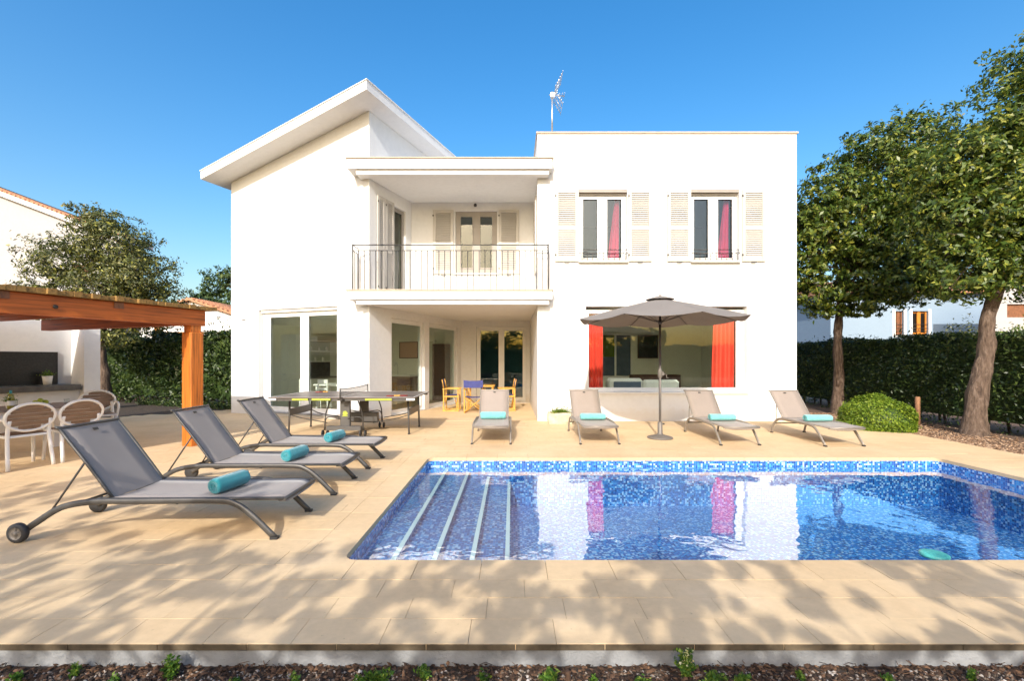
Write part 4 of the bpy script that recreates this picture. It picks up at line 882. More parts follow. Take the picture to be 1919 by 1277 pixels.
for a, b in ((-.92, -.62), (-.55, -.2), (.45, .95)): part('side_trim', 'lime', tt, lambda m: m.box(a, b, -.775, -.742, .70, .736), False)
for sx in (-1, 1):
    for y_ in (-.36, .62):
        lg_ = part('leg', 'black_plastic', tt, lambda m: m.tube([(sx * 1.16, y_, .70), (sx * 1.18, y_, .02)], .019, 8), False)
        part('foot', 'rubber', lg_, lambda m: m.lathe([(0, 0), (.026, 0), (.026, .02), (0, .02)], 10, (sx * 1.18, y_, 0)), False)
    part('brace_panel', 'black_plastic', tt, lambda m: m.box(sx * 1.17 - .01, sx * 1.17 + .01, -.33, .6, .36, .5), False)
    part('folding_arm', 'iron_dark', tt, lambda m: (m.tube(catmull([(sx * 1.17, -.34, .38), (sx * .9, -.3, .30), (sx * .45, -.3, .22)], 4), .010, 6), m.tube(catmull([(sx * 1.17, .6, .38), (sx * .9, .5, .30), (sx * .45, .5, .22)], 4), .010, 6)), False)
for y_ in (-.58, .52): part('centre_support', 'black_plastic', tt, lambda m: m.cbox(-.08, .11, y_ - .04, y_ + .04, .18, .735, .015), False)
part('emblem', 'lime', tt, lambda m: (m.prism([(-.04, -.0), (0, -.02), (.05, 0), (.06, .02), (.02, .06), (-.03, .05)], 0, .004, lambda x, y_, z: (.015 + x, -.622 - z, .42 + y_ * 1.2)), m.prism([(-.05, 0), (.06, 0), (.05, .02), (-.04, .02)], 0, .004, lambda x, y_, z: (.015 + x, -.622 - z, .385 + y_))), False)
part('base_box', 'black_plastic', tt, lambda m: (m.cbox(-.33, .33, -.66, -.56, .12, .2, .01), m.cbox(-.33, .33, .46, .56, .12, .2, .01), m.cbox(-.25, .48, -.1, .02, .22, .40, .01)), False)
for sx, y_ in ((-.36, -.62), (.36, -.62), (-.36, .5), (.4, .5)):
    fk = part('wheel_fork', 'iron_dark', tt, lambda m: (m.tube(catmull([(sx * .75, y_, .68), (sx * .98, y_, .4), (sx, y_, .12)], 4), .012, 6), m.tube(catmull([(sx * .2, y_, .34), (sx * .9, y_, .36), (sx * 1.05, y_, .12)], 4), .012, 6)), False)
    for dx in (-.045, .045): part('wheel', 'rubber', fk, lambda m: m.lathe([(0, -.015), (.05, -.015), (.062, -.008), (.062, .008), (.05, .015), (0, .015)], 16, fr=lambda x, q, z: (sx + dx + z, y_ + x, .062 + q)), False)
nt_ = part('net', 'black_plastic', tt, lambda m: m.box(-.002, .002, -.80, .80, .775, .905), False)
_m, _t, _b = new_mat('net_mesh'); _tr = N(_t, 'ShaderNodeBsdfTransparent'); _mx = N(_t, 'ShaderNodeMixShader'); _mx.inputs[0].default_value = 0.35; _b.inputs['Base Color'].default_value = (.05, .05, .05, 1)
_t.links.new(_tr.outputs[0], _mx.inputs[1]); _t.links.new(_b.outputs[0], _mx.inputs[2]); _t.links.new(_mx.outputs[0], _t.nodes['Material Output'].inputs['Surface']); nt_.data.materials[0] = _m
part('net_tape', 'black_plastic', nt_, lambda m: (m.tube(catmull([(0, -.82, .915), (0, -.3, .90), (0, .3, .90), (0, .82, .915)], 4), .009, 6)), False)
for y_ in (-.82, .82): part('net_post', 'iron_dark', tt, lambda m: (m.tube([(0, y_, .70), (0, y_, .93)], .013, 8), m.box(-.03, .05, y_ - .03, y_ + .05 if y_ < 0 else y_ + .01, .70, .737)), False)
def bat(label, loc, rz):
    r = thing('table_tennis_bat', label, 'bat', loc, rz, 'red table tennis bats')
    part('blade', 'red_rubber', r, lambda m: m.lathe([(0, 0), (.075, 0), (.078, .006), (.075, .012), (0, .012)], 20), False)
    part('handle', 'chair_wood', r, lambda m: m.cbox(.07, .17, -.014, .014, -.0005, .018, .004), False)
bat('red bat at the far left of the tennis table', (-4.15, 9.8, .7615), R(20)); bat('red bat lying right of centre on the tennis table', (-2.35, 8.78, .7615), R(5)); bat('red bat at the right corner of the tennis table', (-2.1, 8.85, .7615), R(-170))

# ------------------------------------------------------------------ director chairs, porch table
def director_chair(label, loc, rz):
    r = thing('director_chair', label, 'chair', loc, rz, 'navy director chairs on the porch')
    for s in (-1, 1):
        part('side_frame', 'chair_wood', r, lambda m: (m.box(s * .25 - .015, s * .25 + .015, -.23, .23, 0, .035), m.box(s * .25 - .015, s * .25 + .015, -.22, -.185, .036, .62), m.box(s * .25 - .015, s * .25 + .015, .185, .22, .036, .62), m.box(s * .25 - .03, s * .25 + .03, -.25, .23, .621, .645), m.box(s * .25 - .012, s * .25 + .012, -.184, .184, .40, .44)), False)
        part('back_post', 'chair_wood', r, lambda m: m.tube([(s * .25, .2, .646), (s * .25, .25, .90)], .014, 6), False)
    for y_ in (-.15, .15): part('cross_leg', 'chair_wood', r, lambda m: (m.tube([(-.23, y_, .04), (.23, y_ + .02, .42)], .014, 6), m.tube([(.23, y_ + .03, .04), (-.23, y_ + .05, .42)], .014, 6)), False)
    part('seat', 'navy', r, lambda m: m.add([(-.24, -.19, .445), (-.1, -.19, .42), (.1, -.19, .42), (.24, -.19, .445), (-.24, .19, .445), (-.1, .19, .42), (.1, .19, .42), (.24, .19, .445), (-.24, -.19, .44), (-.1, -.19, .414), (.1, -.19, .414), (.24, -.19, .44), (-.24, .19, .44), (-.1, .19, .414), (.1, .19, .414), (.24, .19, .44)],
        [(0, 1, 5, 4), (1, 2, 6, 5), (2, 3, 7, 6), (12, 13, 9, 8), (13, 14, 10, 9), (14, 15, 11, 10), (0, 8, 9, 1), (1, 9, 10, 2), (2, 10, 11, 3), (4, 5, 13, 12), (5, 6, 14, 13), (6, 7, 15, 14)]), False)
    part('backrest', 'navy', r, lambda m: m.add([(-.265, .235, .70), (-.1, .262, .69), (.1, .262, .69), (.265, .235, .70), (-.265, .262, .90), (-.1, .29, .885), (.1, .29, .885), (.265, .262, .90), (-.265, .227, .70), (-.1, .254, .69), (.1, .254, .69), (.265, .227, .70), (-.265, .254, .90), (-.1, .282, .885), (.1, .282, .885), (.265, .254, .90)],
        [(4, 5, 1, 0), (5, 6, 2, 1), (6, 7, 3, 2), (8, 9, 13, 12), (9, 10, 14, 13), (10, 11, 15, 14), (0, 1, 9, 8), (1, 2, 10, 9), (2, 3, 11, 10), (4, 12, 13, 5), (5, 13, 14, 6), (6, 14, 15, 7)]), False)
    return r
director_chair('navy director chair left of the porch table, seen from its side', (-1.72, 13.05, 0.004), R(90))
director_chair('navy director chair with its back to the pool, in front of the porch table', (-1.03, 12.55, 0.004), R(176))
director_chair('navy director chair right of the porch table, half hidden by a lounger', (-0.15, 13.1, 0.004), R(-85))
pt = thing('porch_table', 'small wooden table between the director chairs on the porch', 'table', (-0.9, 13.3, 0.004))
part('table_top', 'chair_wood', pt, lambda m: m.cbox(-.4, .4, -.35, .35, .68, .71, .008), False)
for x in (-.34, .34):
    for y_ in (-.29, .29): part('leg', 'chair_wood', pt, lambda m: m.box(x - .02, x + .02, y_ - .02, y_ + .02, 0, .68), False)

# stone trough with plant
tr_ = thing('stone_trough', 'rough limestone trough with a low green plant by the porch corner', 'planter', (1.10, 10.45, 0))
def trough(m):
    out = [(-.28, -.14), (.27, -.15), (.29, .13), (-.27, .14)]; vs = []
    for sc_, z in ((.92, 0), (1.0, .06), (1.02, .2), (1.0, .245), (.86, .25), (.84, .16)):
        for i in range(4):
            a, b = out[i], out[(i + 1) % 4]
            for k in range(5): q = k / 5; vs.append(((a[0] * (1 - q) + b[0] * q) * sc_ + rnd.uniform(-.008, .008), (a[1] * (1 - q) + b[1] * q) * sc_ + rnd.uniform(-.008, .008), z + rnd.uniform(-.006, .006)))
    n = 20; m.add(vs, [(i * n + k, i * n + (k + 1) % n, (i + 1) * n + (k + 1) % n, (i + 1) * n + k) for i in range(5) for k in range(n)] + [tuple(range(5 * n, 6 * n))])
part('trough', 'trough', tr_, trough, False)
p = np.stack([rng.normal(0, .11, 900), rng.normal(0, .06, 900), .24 + np.abs(rng.normal(0, .045, 900))], 1)
leaf_mesh('plant', 'leaf_bush', p, .035, tr_, False)

# ------------------------------------------------------------------ pergola, outdoor kitchen, dining set
Pp = Vector((-5.40, 7.65))
def pg(a, b, z): q = Pp + U * a + V * b; return (q.x, q.y, z)
PRZ = math.atan2(U.y, U.x)
pe = thing('pergola', 'orange wooden pergola with cane roof over the dining corner', 'pergola', pg(-.12, .11, 0), 0)
for b0_ in (0, -4.6):
    ps = part('post', 'orange_wood', pe, lambda m: m.cbox(-.23, 0, b0_, b0_ + .22, 0.002, 1.93, .012, pg))
    part('post_neck', 'orange_wood', ps, lambda m: m.box(-.205, -.03, b0_ + .025, b0_ + .195, 1.932, 2.048, pg))
part('beam', 'beam_wood', pe, lambda m: m.cbox(-.215, -.02, -5.2, .27, 2.05, 2.32, .012, pg))
part('beam', 'rafter_wood', pe, lambda m: m.cbox(-4.55, -.217, .03, .19, 2.06, 2.28, .01, pg))
for k in range(8): part('rafter', 'rafter_wood', pe, lambda m: m.box(-4.55, -.217, -.62 - k * .62, -.55 - k * .62, 2.2, 2.318, pg))
for b_ in (-1.03, -2.25): part('beam_bracket', 'brown_wood', pe, lambda m: m.box(-.018, -.005, b_ - .06, b_ + .06, 2.22, 2.316, pg))
part('bolt', 'iron_dark', pe, lambda m: m.lathe([(0, -.02), (.028, -.02), (.028, .016), (0, .016)], 12, fr=lambda x, y_, z: pg(-.02 + z, -1.75 + x, 2.17 + y_)))
def cane(m):
    nb_ = 60
    for i in range(nb_):
        b0_ = -5.3 + i * 5.72 / nb_; b1_ = b0_ + 5.72 / nb_ - .003; e = rnd.uniform(.03, .09); t_ = rnd.uniform(.055, .075)
        m.box(-4.7, e, b0_, b1_, 2.322, 2.322 + t_, pg)
part('cane_roof', 'cane', pe, cane)
Qk = (-9.88, 10.2)
def qk(a, b, z): return (Qk[0] + U.x * a + V.x * b, Qk[1] + U.y * a + V.y * b, z)
ok_ = thing('outdoor_kitchen', 'white barbecue alcove wall with black fire panel and slate shelf under the pergola', 'barbecue', qk(0, 0, 0))
part('wall', 'plaster', ok_, lambda m: m.box(-.2, 0, -5, .001, 0, 2.3, qk)); part('end_pier', 'plaster', ok_, lambda m: m.box(-.2, .48, .002, .3, 0, 2.32, qk))
part('fire_panel', 'black_panel', ok_, lambda m: m.box(.002, .02, -3.2, -.24, .93, 1.63, qk))
part('shelf', 'slate_shelf', ok_, lambda m: m.cbox(.003, .46, -4.6, -.03, .80, .92, .008, qk))
part('counter_base', 'plaster', ok_, lambda m: m.box(.004, .33, -4.5, -.002, 0, .798, qk))
def pot(label, loc, r_=.075, h=.15, lm='leaf_weed', n=300):
    r = thing('plant_pot', label, 'plant pot', loc)
    part('pot', 'ceramic', r, lambda m: m.lathe([(0, 0), (r_ * .72, 0), (r_, h), (r_ * .9, h), (r_ * .85, h * .85), (0, h * .85)], 16), False)
    p = np.stack([rng.normal(0, r_ * .6, n), rng.normal(0, r_ * .6, n), h + np.abs(rng.normal(0, .05, n))], 1); leaf_mesh('plant', lm, p, .03, r, False)
pot('white pot with a small green plant on the slate shelf', qk(.22, -.5, .92), .085, .2)
dt = thing('dining_table', 'long grey wooden dining table under the pergola', 'table', pg(-1.75, -1.9, 0), PRZ)
for k in range(6): part('plank', 'table_wood', dt, lambda m: m.cbox(-.48 + k * .16, -.325 + k * .16, -1.3, 1.25, .715, .74, .004), False)
part('apron', 'white_plastic', dt, lambda m: (m.box(-.42, .42, -1.2, -1.17, .63, .714), m.box(-.42, .42, 1.12, 1.15, .63, .714), m.box(-.42, -.39, -1.169, 1.119, .63, .714), m.box(.39, .42, -1.169, 1.119, .63, .714)), False)
for x in (-.4, .4):
    for y_ in (-1.15, 1.1): part('leg', 'white_plastic', dt, lambda m: m.box(x - .035, x + .035, y_ - .035, y_ + .035, 0, .63), False)
def dining_chair(label, a, b, rz):
    r = thing('dining_chair', label, 'chair', pg(a, b, 0), PRZ + rz, 'white resin dining chairs with oval slatted backs')
    part('seat', 'white_plastic', r, lambda m: m.cbox(-.23, .23, -.23, .21, .425, .455, .012), False)
    for x in (-.21, .21):
        part('leg', 'white_plastic', r, lambda m: m.tube([(x, -.2, .43), (x * 1.08, -.23, 0)], [.026, .02], 8), False)
        part('leg', 'white_plastic', r, lambda m: m.tube(catmull([(x * .98, .24, .66), (x, .20, .45), (x * 1.1, .27, 0)], 4), .024, 8), False)
        part('armrest', 'white_plastic', r, lambda m: m.tube(catmull([(x * 1.06, -.2, .43), (x * 1.16, -.2, .60), (x * 1.18, -.05, .66), (x * 1.08, .23, .665)], 4), .019, 8), False)
    bf = lambda x, y_, z: (x, .25 + (y_ - .69) * .22 + z, y_)
    def ov(m):
        n = 28; pts = [bf(.255 * math.cos(2 * math.pi * k / n), .69 + .185 * math.sin(2 * math.pi * k / n), 0) for k in range(n + 1)]; m.tube(pts, .02, 8, caps=False)
    bk = part('back_frame', 'white_plastic', r, ov, False)
    for k in range(6):
        y0 = .69 - .165 + k * .055; y1 = y0 + .051; ym = max(abs(y0 - .69), abs(y1 - .69)); hw = .245 * math.sqrt(max(0, 1 - (min(ym, .175) / .185) ** 2))
        if hw > .03: part('back_slat', 'taupe_wood', bk, lambda m: m.box(-hw, hw, y0, y1, -.008, .008, bf), False)
    for k in range(5): part('seat_slat', 'taupe_wood', r, lambda m: m.box(-.2, .2, -.2 + k * .08, -.125 + k * .08, .456, .462), False)
    return r
# chair backs point away from the table (local +y is the back)
dining_chair('white dining chair with oval slatted back, nearest the camera at the left edge', -.78, -1.78, R(-90))
dining_chair('white dining chair with oval slatted back, second along the near side of the table', -.78, -1.22, R(-90))
dining_chair('white dining chair with oval slatted back across the table, nearest the tree trunk', -2.42, -.05, R(70))
bo = thing('wine_bottle', 'wine bottle with turquoise cap on the dining table', 'bottle', pg(-1.55, -1.58, .74))
part('body', 'bottle_glass', bo, lambda m: m.lathe([(0, 0), (.037, 0), (.038, .17), (.03, .2), (.014, .23), (.014, .27), (0, .27)], 16), False); part('cap', 'towel', bo, lambda m: m.lathe([(.0155, .22), (.0155, .275), (0, .276)], 12), False)
part('label_band', 'ceramic', bo, lambda m: m.lathe([(.0385, .05), (.0388, .12)], 16), False)
fb = thing('fruit_bowl', 'bowl of yellow green fruit on the dining table', 'bowl', pg(-1.55, -1.25, .74))
part('bowl', 'ceramic', fb, lambda m: m.lathe([(0, 0), (.06, 0), (.13, .05), (.135, .055), (.12, .05), (.05, .012), (0, .012)], 20), False)
for k in range(7): a = k * .9; part('fruit', 'fruit', fb, lambda m: m.lathe([(0, -.035), (.025, -.025), (.036, 0), (.025, .025), (0, .033)], 10, (math.cos(a) * .06 * (k > 0), math.sin(a) * .06 * (k > 0), .07 + .03 * (k == 0))), False)
for i, (a, b, lab) in enumerate(((-1.5, -.95, 'drinking glass on the dining table beside the fruit bowl'), (-1.45, -.72, 'drinking glass at the far end of the dining table'), (-1.9, -1.4, 'drinking glass on the far side of the dining table'))):
    o = part('drinking_glass', 'drink_glass', None, lambda m: m.lathe([(0, 0), (.03, 0), (.036, .1), (.034, .1), (.028, .006), (0, .006)], 14, pg(a, b, .74))); tag(o, lab, 'glass', 'drinking glasses')
for a, b, lab in ((-1.45, -1.95, 'white plate at the near side of the dining table'), (-2.05, -1.75, 'white plate at the far side of the dining table')):
    o = part('plate', 'ceramic', None, lambda m: m.lathe([(0, .002), (.08, .004), (.125, .016), (.127, .013), (.08, 0), (0, 0)], 22, pg(a, b, .7405))); tag(o, lab, 'plate', 'white dinner plates')
pot('small white pot with herbs on the dining table beside the bottle', pg(-1.66, -1.55, .74), .05, .1, 'leaf_weed', 160)

# ------------------------------------------------------------------ hedges, trees, shrubs
def hedge(name, label, fr, L, W, Hh, n, lsize, lmat, base, cat='hedge', wild=1.0):
    r = thing(name, label, cat, base)
    part('branches', 'trunk', r, lambda m: [m.tube([fr(rnd.uniform(.1, L), rnd.uniform(.2, .5), -.05), fr(rnd.uniform(0, L) * 0 + (i + .5) * L / 40 + rnd.uniform(-.3, .3), rnd.uniform(.2, W - .2), Hh * .7)] if False else [fr((i + .5) * L / 40, .25 + rnd.uniform(0, .3), -.05), fr((i + .5) * L / 40 + rnd.uniform(-.25, .25), .3 + rnd.uniform(0, .3), Hh * .75)], [.03, .012], 5) for i in range(40)])
    part('core', 'leaf_hedge', r, lambda m: m.box(.12, L - .12, .24, W - .2, .32, Hh - .10, fr))
    f = rng.uniform(size=n); k1 = int(n * .62); k2 = int(n * .85)
    s = rng.uniform(0, L, n); t = np.empty(n); z = np.empty(n)
    lump = wild * (.10 * np.sin(s * 2.1) + .07 * np.sin(s * 5.3 + 1) + .05 * np.sin(s * 11 + 2))
    dep = np.abs(rng.normal(0, .13, n))
    z[:k1] = rng.beta(1.25, 1.0, k1) * Hh; t[:k1] = dep[:k1] + wild * .08 * np.sin(z[:k1] * 4 + s[:k1] * 1.7) - wild * (rng.uniform(size=k1) > .93) * rng.uniform(0, .12, k1); z[:k1] += lump[:k1] * .3 * z[:k1] / Hh
    t[k1:k2] = rng.uniform(0, W, k2 - k1); z[k1:k2] = Hh - dep[k1:k2] * .6 + lump[k1:k2] * .5 + (rng.uniform(size=k2 - k1) > .90) * rng.uniform(0, .2, k2 - k1) * wild * (np.sin(s[k1:k2] * 37) > .3)
    z[k2:] = rng.uniform(.1, Hh, n - k2); t[k2:] = W - dep[k2:]
    keep = ~((z < .35) & (rng.uniform(size=n) > .35 * z / .35 + .1))
    pts = np.array([fr(a, b, c) for a, b, c in zip(s[keep], t[keep], z[keep])])
    leaf_mesh('foliage', lmat, pts, lsize, r, True)
    return r
hedge('hedge', 'tall clipped dark green hedge along the right boundary', lambda s, t, z: (9.55 + t, 4.0 + s, z - .1), 12.5, 1.0, 2.12, 46000, .075, 'leaf_hedge', (10, 10, -.12))
hedge('hedge', 'dark leafy hedge behind the pergola post, left of the house', lambda s, t, z: wg(-8.6 + s, .9 + t, z - .1), 8.3, 1.1, 2.3, 30000, .12, 'leaf_hedge', wg(-3, 1.4, -.12), wild=2.6)
o = part('planting_bed', 'soil', None, lambda m: m.prism([wg(-.01, .35, 0)[:2], wg(-.01, 6, 0)[:2], (-18, 20), (-18, 11.0), (-10.35, 11.25)], -.1, -.004)); tag(o, kind='structure')
# low ground cover in the bed
p = np.array([wg(rng.uniform(-5, -.1), rng.uniform(.45, 1.2), 0) for _ in range(3500)]); p[:, 2] = np.abs(rng.normal(.02, .07, 3500))
o = leaf_mesh('ground_cover', 'leaf_hedge', p, .07); tag(o, 'low leafy ground cover along the left planting bed', 'ground cover', None, 'stuff')
# right hand bed
o = part('gravel_bed', 'bedgravel', None, lambda m: m.prism([(7.9, 3.0), (12, 3.0), (12, 17), (6.8, 17), (6.8, 10.9), (7.9, 10.6)], -.12, -.012)); tag(o, kind='structure')
def chips(name, mat, n, fx, size, flat=0.5, parent=None):
    V = []; F = []; base = np.array([(1, 0, 0), (0, 1, 0), (-1, 0, 0), (0, -1, 0), (0, 0, 1), (0, 0, -1)], float); tri = [(0, 1, 4), (1, 2, 4), (2, 3, 4), (3, 0, 4), (1, 0, 5), (2, 1, 5), (3, 2, 5), (0, 3, 5)]
    for i in range(n):
        x, y_, z = fx(); a = rng.uniform(0, 6.28); s_ = size * rng.uniform(.5, 1.5); e = rng.uniform(.5, 1.0)
        q = base * np.array([s_, s_ * e, s_ * flat]) * rng.uniform(.8, 1.2, (6, 3)); c, d = math.cos(a), math.sin(a); tl = rng.normal(0, .3)
        q = np.stack([q[:, 0] * c - q[:, 1] * d, q[:, 0] * d + q[:, 1] * c, q[:, 2] + q[:, 0] * tl], 1) + (x, y_, z)
        F += [tuple(6 * i + k for k in t) for t in tri]; V.append(q)
    me = bpy.data.meshes.new(name); me.from_pydata(np.concatenate(V).tolist(), [], F); me.materials.append(M[mat]); o_ = bpy.data.objects.new(name, me); col.objects.link(o_); return o_
def gx():
    y_ = rng.uniform(4.5, 12.5); q = rng.beta(1.0, 2.2); return (7.88 + q * 1.9, y_, -.006)
o = chips('gravel', 'gravel', 5200, gx, .022); tag(o, 'tan gravel strip between the terrace and the right hedge', 'gravel', None, 'stuff')

tree('evergreen_tree', 'evergreen tree with straight trunk beside the house corner, left of the round bush', 'tree', (8.85, 12.4, -.1),
     [(8.85, 12.4, -.1), (8.9, 12.4, 1.0), (8.86, 12.38, 2.1), (8.95, 12.35, 3.2), (9.2, 12.3, 4.6)], (.15, .07),
     [(8.3, 12.2, 3.2, .75, .8, .6), (8.0, 12.3, 4.4, .9, 1.0, .8), (9.6, 12.0, 3.6, 1.0, 1.0, .8), (9.0, 12.4, 5.2, 1.2, 1.2, .9), (10.6, 12.3, 4.7, 1.1, 1.2, 1.0), (10.2, 12.3, 6.1, 1.2, 1.2, .9), (8.6, 12.3, 6.0, .8, .9, .7), (11.3, 12.3, 6.3, 1.2, 1.3, 1.1), (11.4, 12.4, 3.9, 1.0, 1.0, .8), (11.0, 12.5, 7.4, 1.0, 1.1, .8), (9.6, 12.3, 7.0, .8, .9, .6), (9.4, 12.2, 4.4, .9, .9, .6), (10.4, 12.0, 5.4, .9, .9, .6), (8.2, 12.2, 5.3, .6, .7, .6), (7.9, 12.2, 3.7, .5, .6, .4), (10.4, 12.2, 3.4, .8, .8, .5), (7.9, 12.1, 5.0, .5, .6, .5), (9.2, 12.0, 2.9, .6, .6, .35), (12.0, 12.3, 5.2, 1.0, 1.0, .9)], 62000, .118, 'leaf_tree', 'right hand trees')
tree('evergreen_tree', 'large evergreen tree with a leaning trunk in front of the right hedge', 'tree', (9.08, 8.95, -.1),
     [(9.08, 8.95, -.1), (9.15, 8.95, .8), (9.32, 8.95, 1.6), (9.34, 8.93, 2.3), (9.6, 8.9, 3.2), (9.8, 8.9, 4.6)], (.20, .075),
     [(8.75, 8.7, 3.1, .8, .8, .55), (9.6, 8.5, 3.3, .9, .9, .6), (8.5, 8.8, 4.2, .8, .9, .7), (10.7, 8.8, 3.4, 1.0, 1.0, .7), (9.5, 8.6, 4.7, 1.1, 1.0, .8), (8.8, 8.9, 5.3, .75, .9, .6), (10.6, 8.8, 5.0, 1.1, 1.1, .9), (9.9, 8.8, 6.0, 1.1, 1.1, .8), (11.0, 8.9, 6.3, 1.1, 1.1, .9), (10.5, 8.9, 7.3, .95, 1.0, .65), (11.6, 9.0, 7.5, 1.0, 1.0, .8), (12.0, 8.9, 4.4, 1.0, 1.0, .9), (9.2, 8.6, 3.9, .7, .8, .5), (9.3, 8.8, 5.6, .7, .8, .5), (10.2, 8.6, 4.1, .8, .8, .6), (8.4, 8.8, 3.5, .5, .6, .4), (11.4, 8.8, 5.6, .8, .9, .7), (8.9, 8.8, 4.7, .6, .7, .5), (8.3, 8.9, 4.9, .5, .6, .45)], 76000, .094, 'leaf_tree', 'right hand trees')
tree('evergreen_tree', 'rounded olive green tree behind the pergola at left', 'tree', (-12.2, 13.5, -.1),
     [(-12.2, 13.5, -.1), (-12.15, 13.5, .9), (-12.25, 13.5, 1.8), (-12.1, 13.5, 3.0)], (.24, .12),
     [(-13.9, 13.4, 3.3, .75, .8, .5), (-13.0, 13.3, 4.3, 1.0, 1.0, .75), (-12.0, 13.2, 3.4, 1.1, 1.0, .8), (-11.7, 13.4, 4.8, 1.0, 1.0, .8), (-10.9, 13.4, 3.9, .95, 1.0, .85), (-12.3, 13.5, 5.5, .65, .8, .5), (-10.6, 13.5, 3.0, .8, .9, .7), (-12.7, 13.2, 2.7, .8, .8, .5), (-11.5, 13.0, 2.4, .9, .8, .6)], 40000, .09, 'leaf_left')
tree('pine_tree', 'distant feathery green pine left of the house', 'tree', (-16.5, 27, -.1), [(-16.5, 27, -.1), (-16.5, 27, 3), (-16.4, 27, 5)], (.25, .1),
     [(-18.2, 27, 5.0, 1.0, 1.2, .7), (-17.0, 27, 5.9, 1.2, 1.2, .8), (-16.0, 27, 6.3, 1.1, 1.2, .8), (-15.0, 27, 5.6, 1.2, 1.2, .9), (-16.5, 27, 4.6, 1.8, 1.4, .7), (-18.9, 27, 4.2, .9, 1, .6)], 14000, .16, 'leaf_pine')
# round bush
bu = thing('round_bush', 'low round bright green bush at the terrace edge', 'bush', (7.78, 9.75, -.02))
part('stem', 'trunk', bu, lambda m: [m.tube([(rnd.uniform(-.1, .1), rnd.uniform(-.1, .1), 0), (rnd.uniform(-.5, .5), rnd.uniform(-.4, .4), .45)], [.02, .006], 5) for _ in range(14)], False)
n = 16000; d = rng.normal(size=(n, 3)); d[:, 2] = np.abs(d[:, 2]); d /= np.linalg.norm(d, axis=1)[:, None]
rr = 1 - np.abs(rng.normal(0, .09, n)) + .06 * np.sin(d[:, 0] * 7 + 1) * np.sin(d[:, 1] * 6 + 2) + .05 * np.sin(d[:, 2] * 9 + d[:, 0] * 5) + (rng.uniform(size=n) > .97) * .07
p = d * rr[:, None] * np.array([.76, .66, .72]); p[:, 2] = np.maximum(p[:, 2], .0)
leaf_mesh('foliage', 'leaf_bush', p, .05, bu, False, d)
part('core', 'leaf_hedge', bu, lambda m: m.lathe([(.55, .02), (.6, .25), (.45, .48), (.2, .6), (0, .62)], 18), False)
o = part('wooden_stake', 'post_wood', None, lambda m: m.lathe([(0, -.1), (.05, -.1), (.048, .62), (.04, .64), (0, .642)], 12, (9.0, 10.1, 0))); tag(o, 'short round wooden stake in front of the right hedge', 'post')
# garden trees and shrubs behind the camera: their crowns throw the dappled shade on the near terrace
hedge('hedge', 'long garden hedge at the back of the plot, behind the camera', lambda s, t, z: (-16 + s, -9 - t, z - .1), 34, 1.0, 2.5, 20000, .16, 'leaf_hedge', (0, -9.5, -.12))
for i, (x, y_, h_) in enumerate(((-9, -12, 4.4), (-2.5, -12.5, 3.9), (3.2, -12, 4.8), (9.5, -12.5, 4.2))):
    tree('garden_tree', 'broad garden tree beyond the back hedge, %s from the left' % ('first', 'second', 'third', 'fourth')[i], 'tree', (x, y_, -.12), [(x, y_, -.12), (x + .1, y_, 1.5), (x, y_, 2.6)], (.16, .09),
         [(x + rnd.uniform(-1.6, 1.6), y_ + rnd.uniform(-.6, .6), h_ - 1.2 + rnd.uniform(-.7, .6), .9, .9, .7) for _ in range(7)], 6000, .16, 'leaf_tree', 'trees behind the camera')
BK = [(-7.6, -2.6, 4.6, 1.5, 1.3, 1.1), (-5.9, -2.2, 3.4, 1.5, 1.0, 1.0), (-4.2, -2.6, 3.3, 1.4, 1.0, .95), (-2.5, -2.3, 2.95, 1.35, .9, .8), (-.8, -2.5, 2.85, 1.3, .8, .75), (1.0, -2.4, 2.8, 1.3, .85, .75), (2.7, -2.5, 2.9, 1.3, .8, .72), (4.4, -2.6, 2.85, 1.3, .8, .75)]
for i, (x, y_, z, a, b, c) in enumerate(BK):
    rr_ = lambda q: rnd.uniform(-q, q)
    cl = [(x + rr_(a * .8), y_ + rr_(b * .7), z + rr_(c * .75), a * rnd.uniform(.2, .42), b * rnd.uniform(.25, .5), c * rnd.uniform(.2, .4)) for _ in range(12)]
    tree('garden_tree', 'small garden tree behind the camera, %s from the left in the row' % ('first', 'second', 'third', 'fourth', 'fifth', 'sixth', 'seventh', 'eighth')[i], 'tree', (x, y_, -.12),
         [(x, y_, -.12), (x + .1, y_, z * .4), (x, y_, z * .8)], (.10, .05), cl, 2700, .115, 'leaf_tree', 'trees behind the camera', 3)

# ------------------------------------------------------------------ neighbouring houses
def tiles_row(m, p0, p1, n, r_, down):   # barrel tile ends along an eave / verge
    p0, p1 = Vector(p0), Vector(p1)
    for k in range(n):
        c = p0.lerp(p1, (k + .5) / n); m.tube([c, c + Vector(down)], r_, 6)
nh = thing('neighbour_house', 'white gabled neighbour house behind the left tree', 'house', (-24, 22, 0))
part('wall', 'plaster_cream', nh, lambda m: m.add([(-32, 20, -.1), (-17.4, 20, -.1), (-17.4, 20, 6.75), (-24.8, 20, 9.55), (-32, 20, 6.9), (-32, 21.5, -.1), (-17.4, 21.5, -.1), (-17.4, 21.5, 6.75), (-24.8, 21.5, 9.55), (-32, 21.5, 6.9)], [(0, 1, 2, 3, 4), (9, 8, 7, 6, 5), (1, 6, 7, 2), (5, 0, 4, 9), (2, 7, 8, 3), (3, 8, 9, 4)]))
rn = part('roof', 'plaster', nh, lambda m: m.hexa([(-25, 19.8, 9.62), (-17.1, 19.8, 6.62), (-17.1, 21.7, 6.62), (-25, 21.7, 9.62), (-25, 19.8, 9.82), (-17.1, 19.8, 6.82), (-17.1, 21.7, 6.82), (-25, 21.7, 9.82)]))
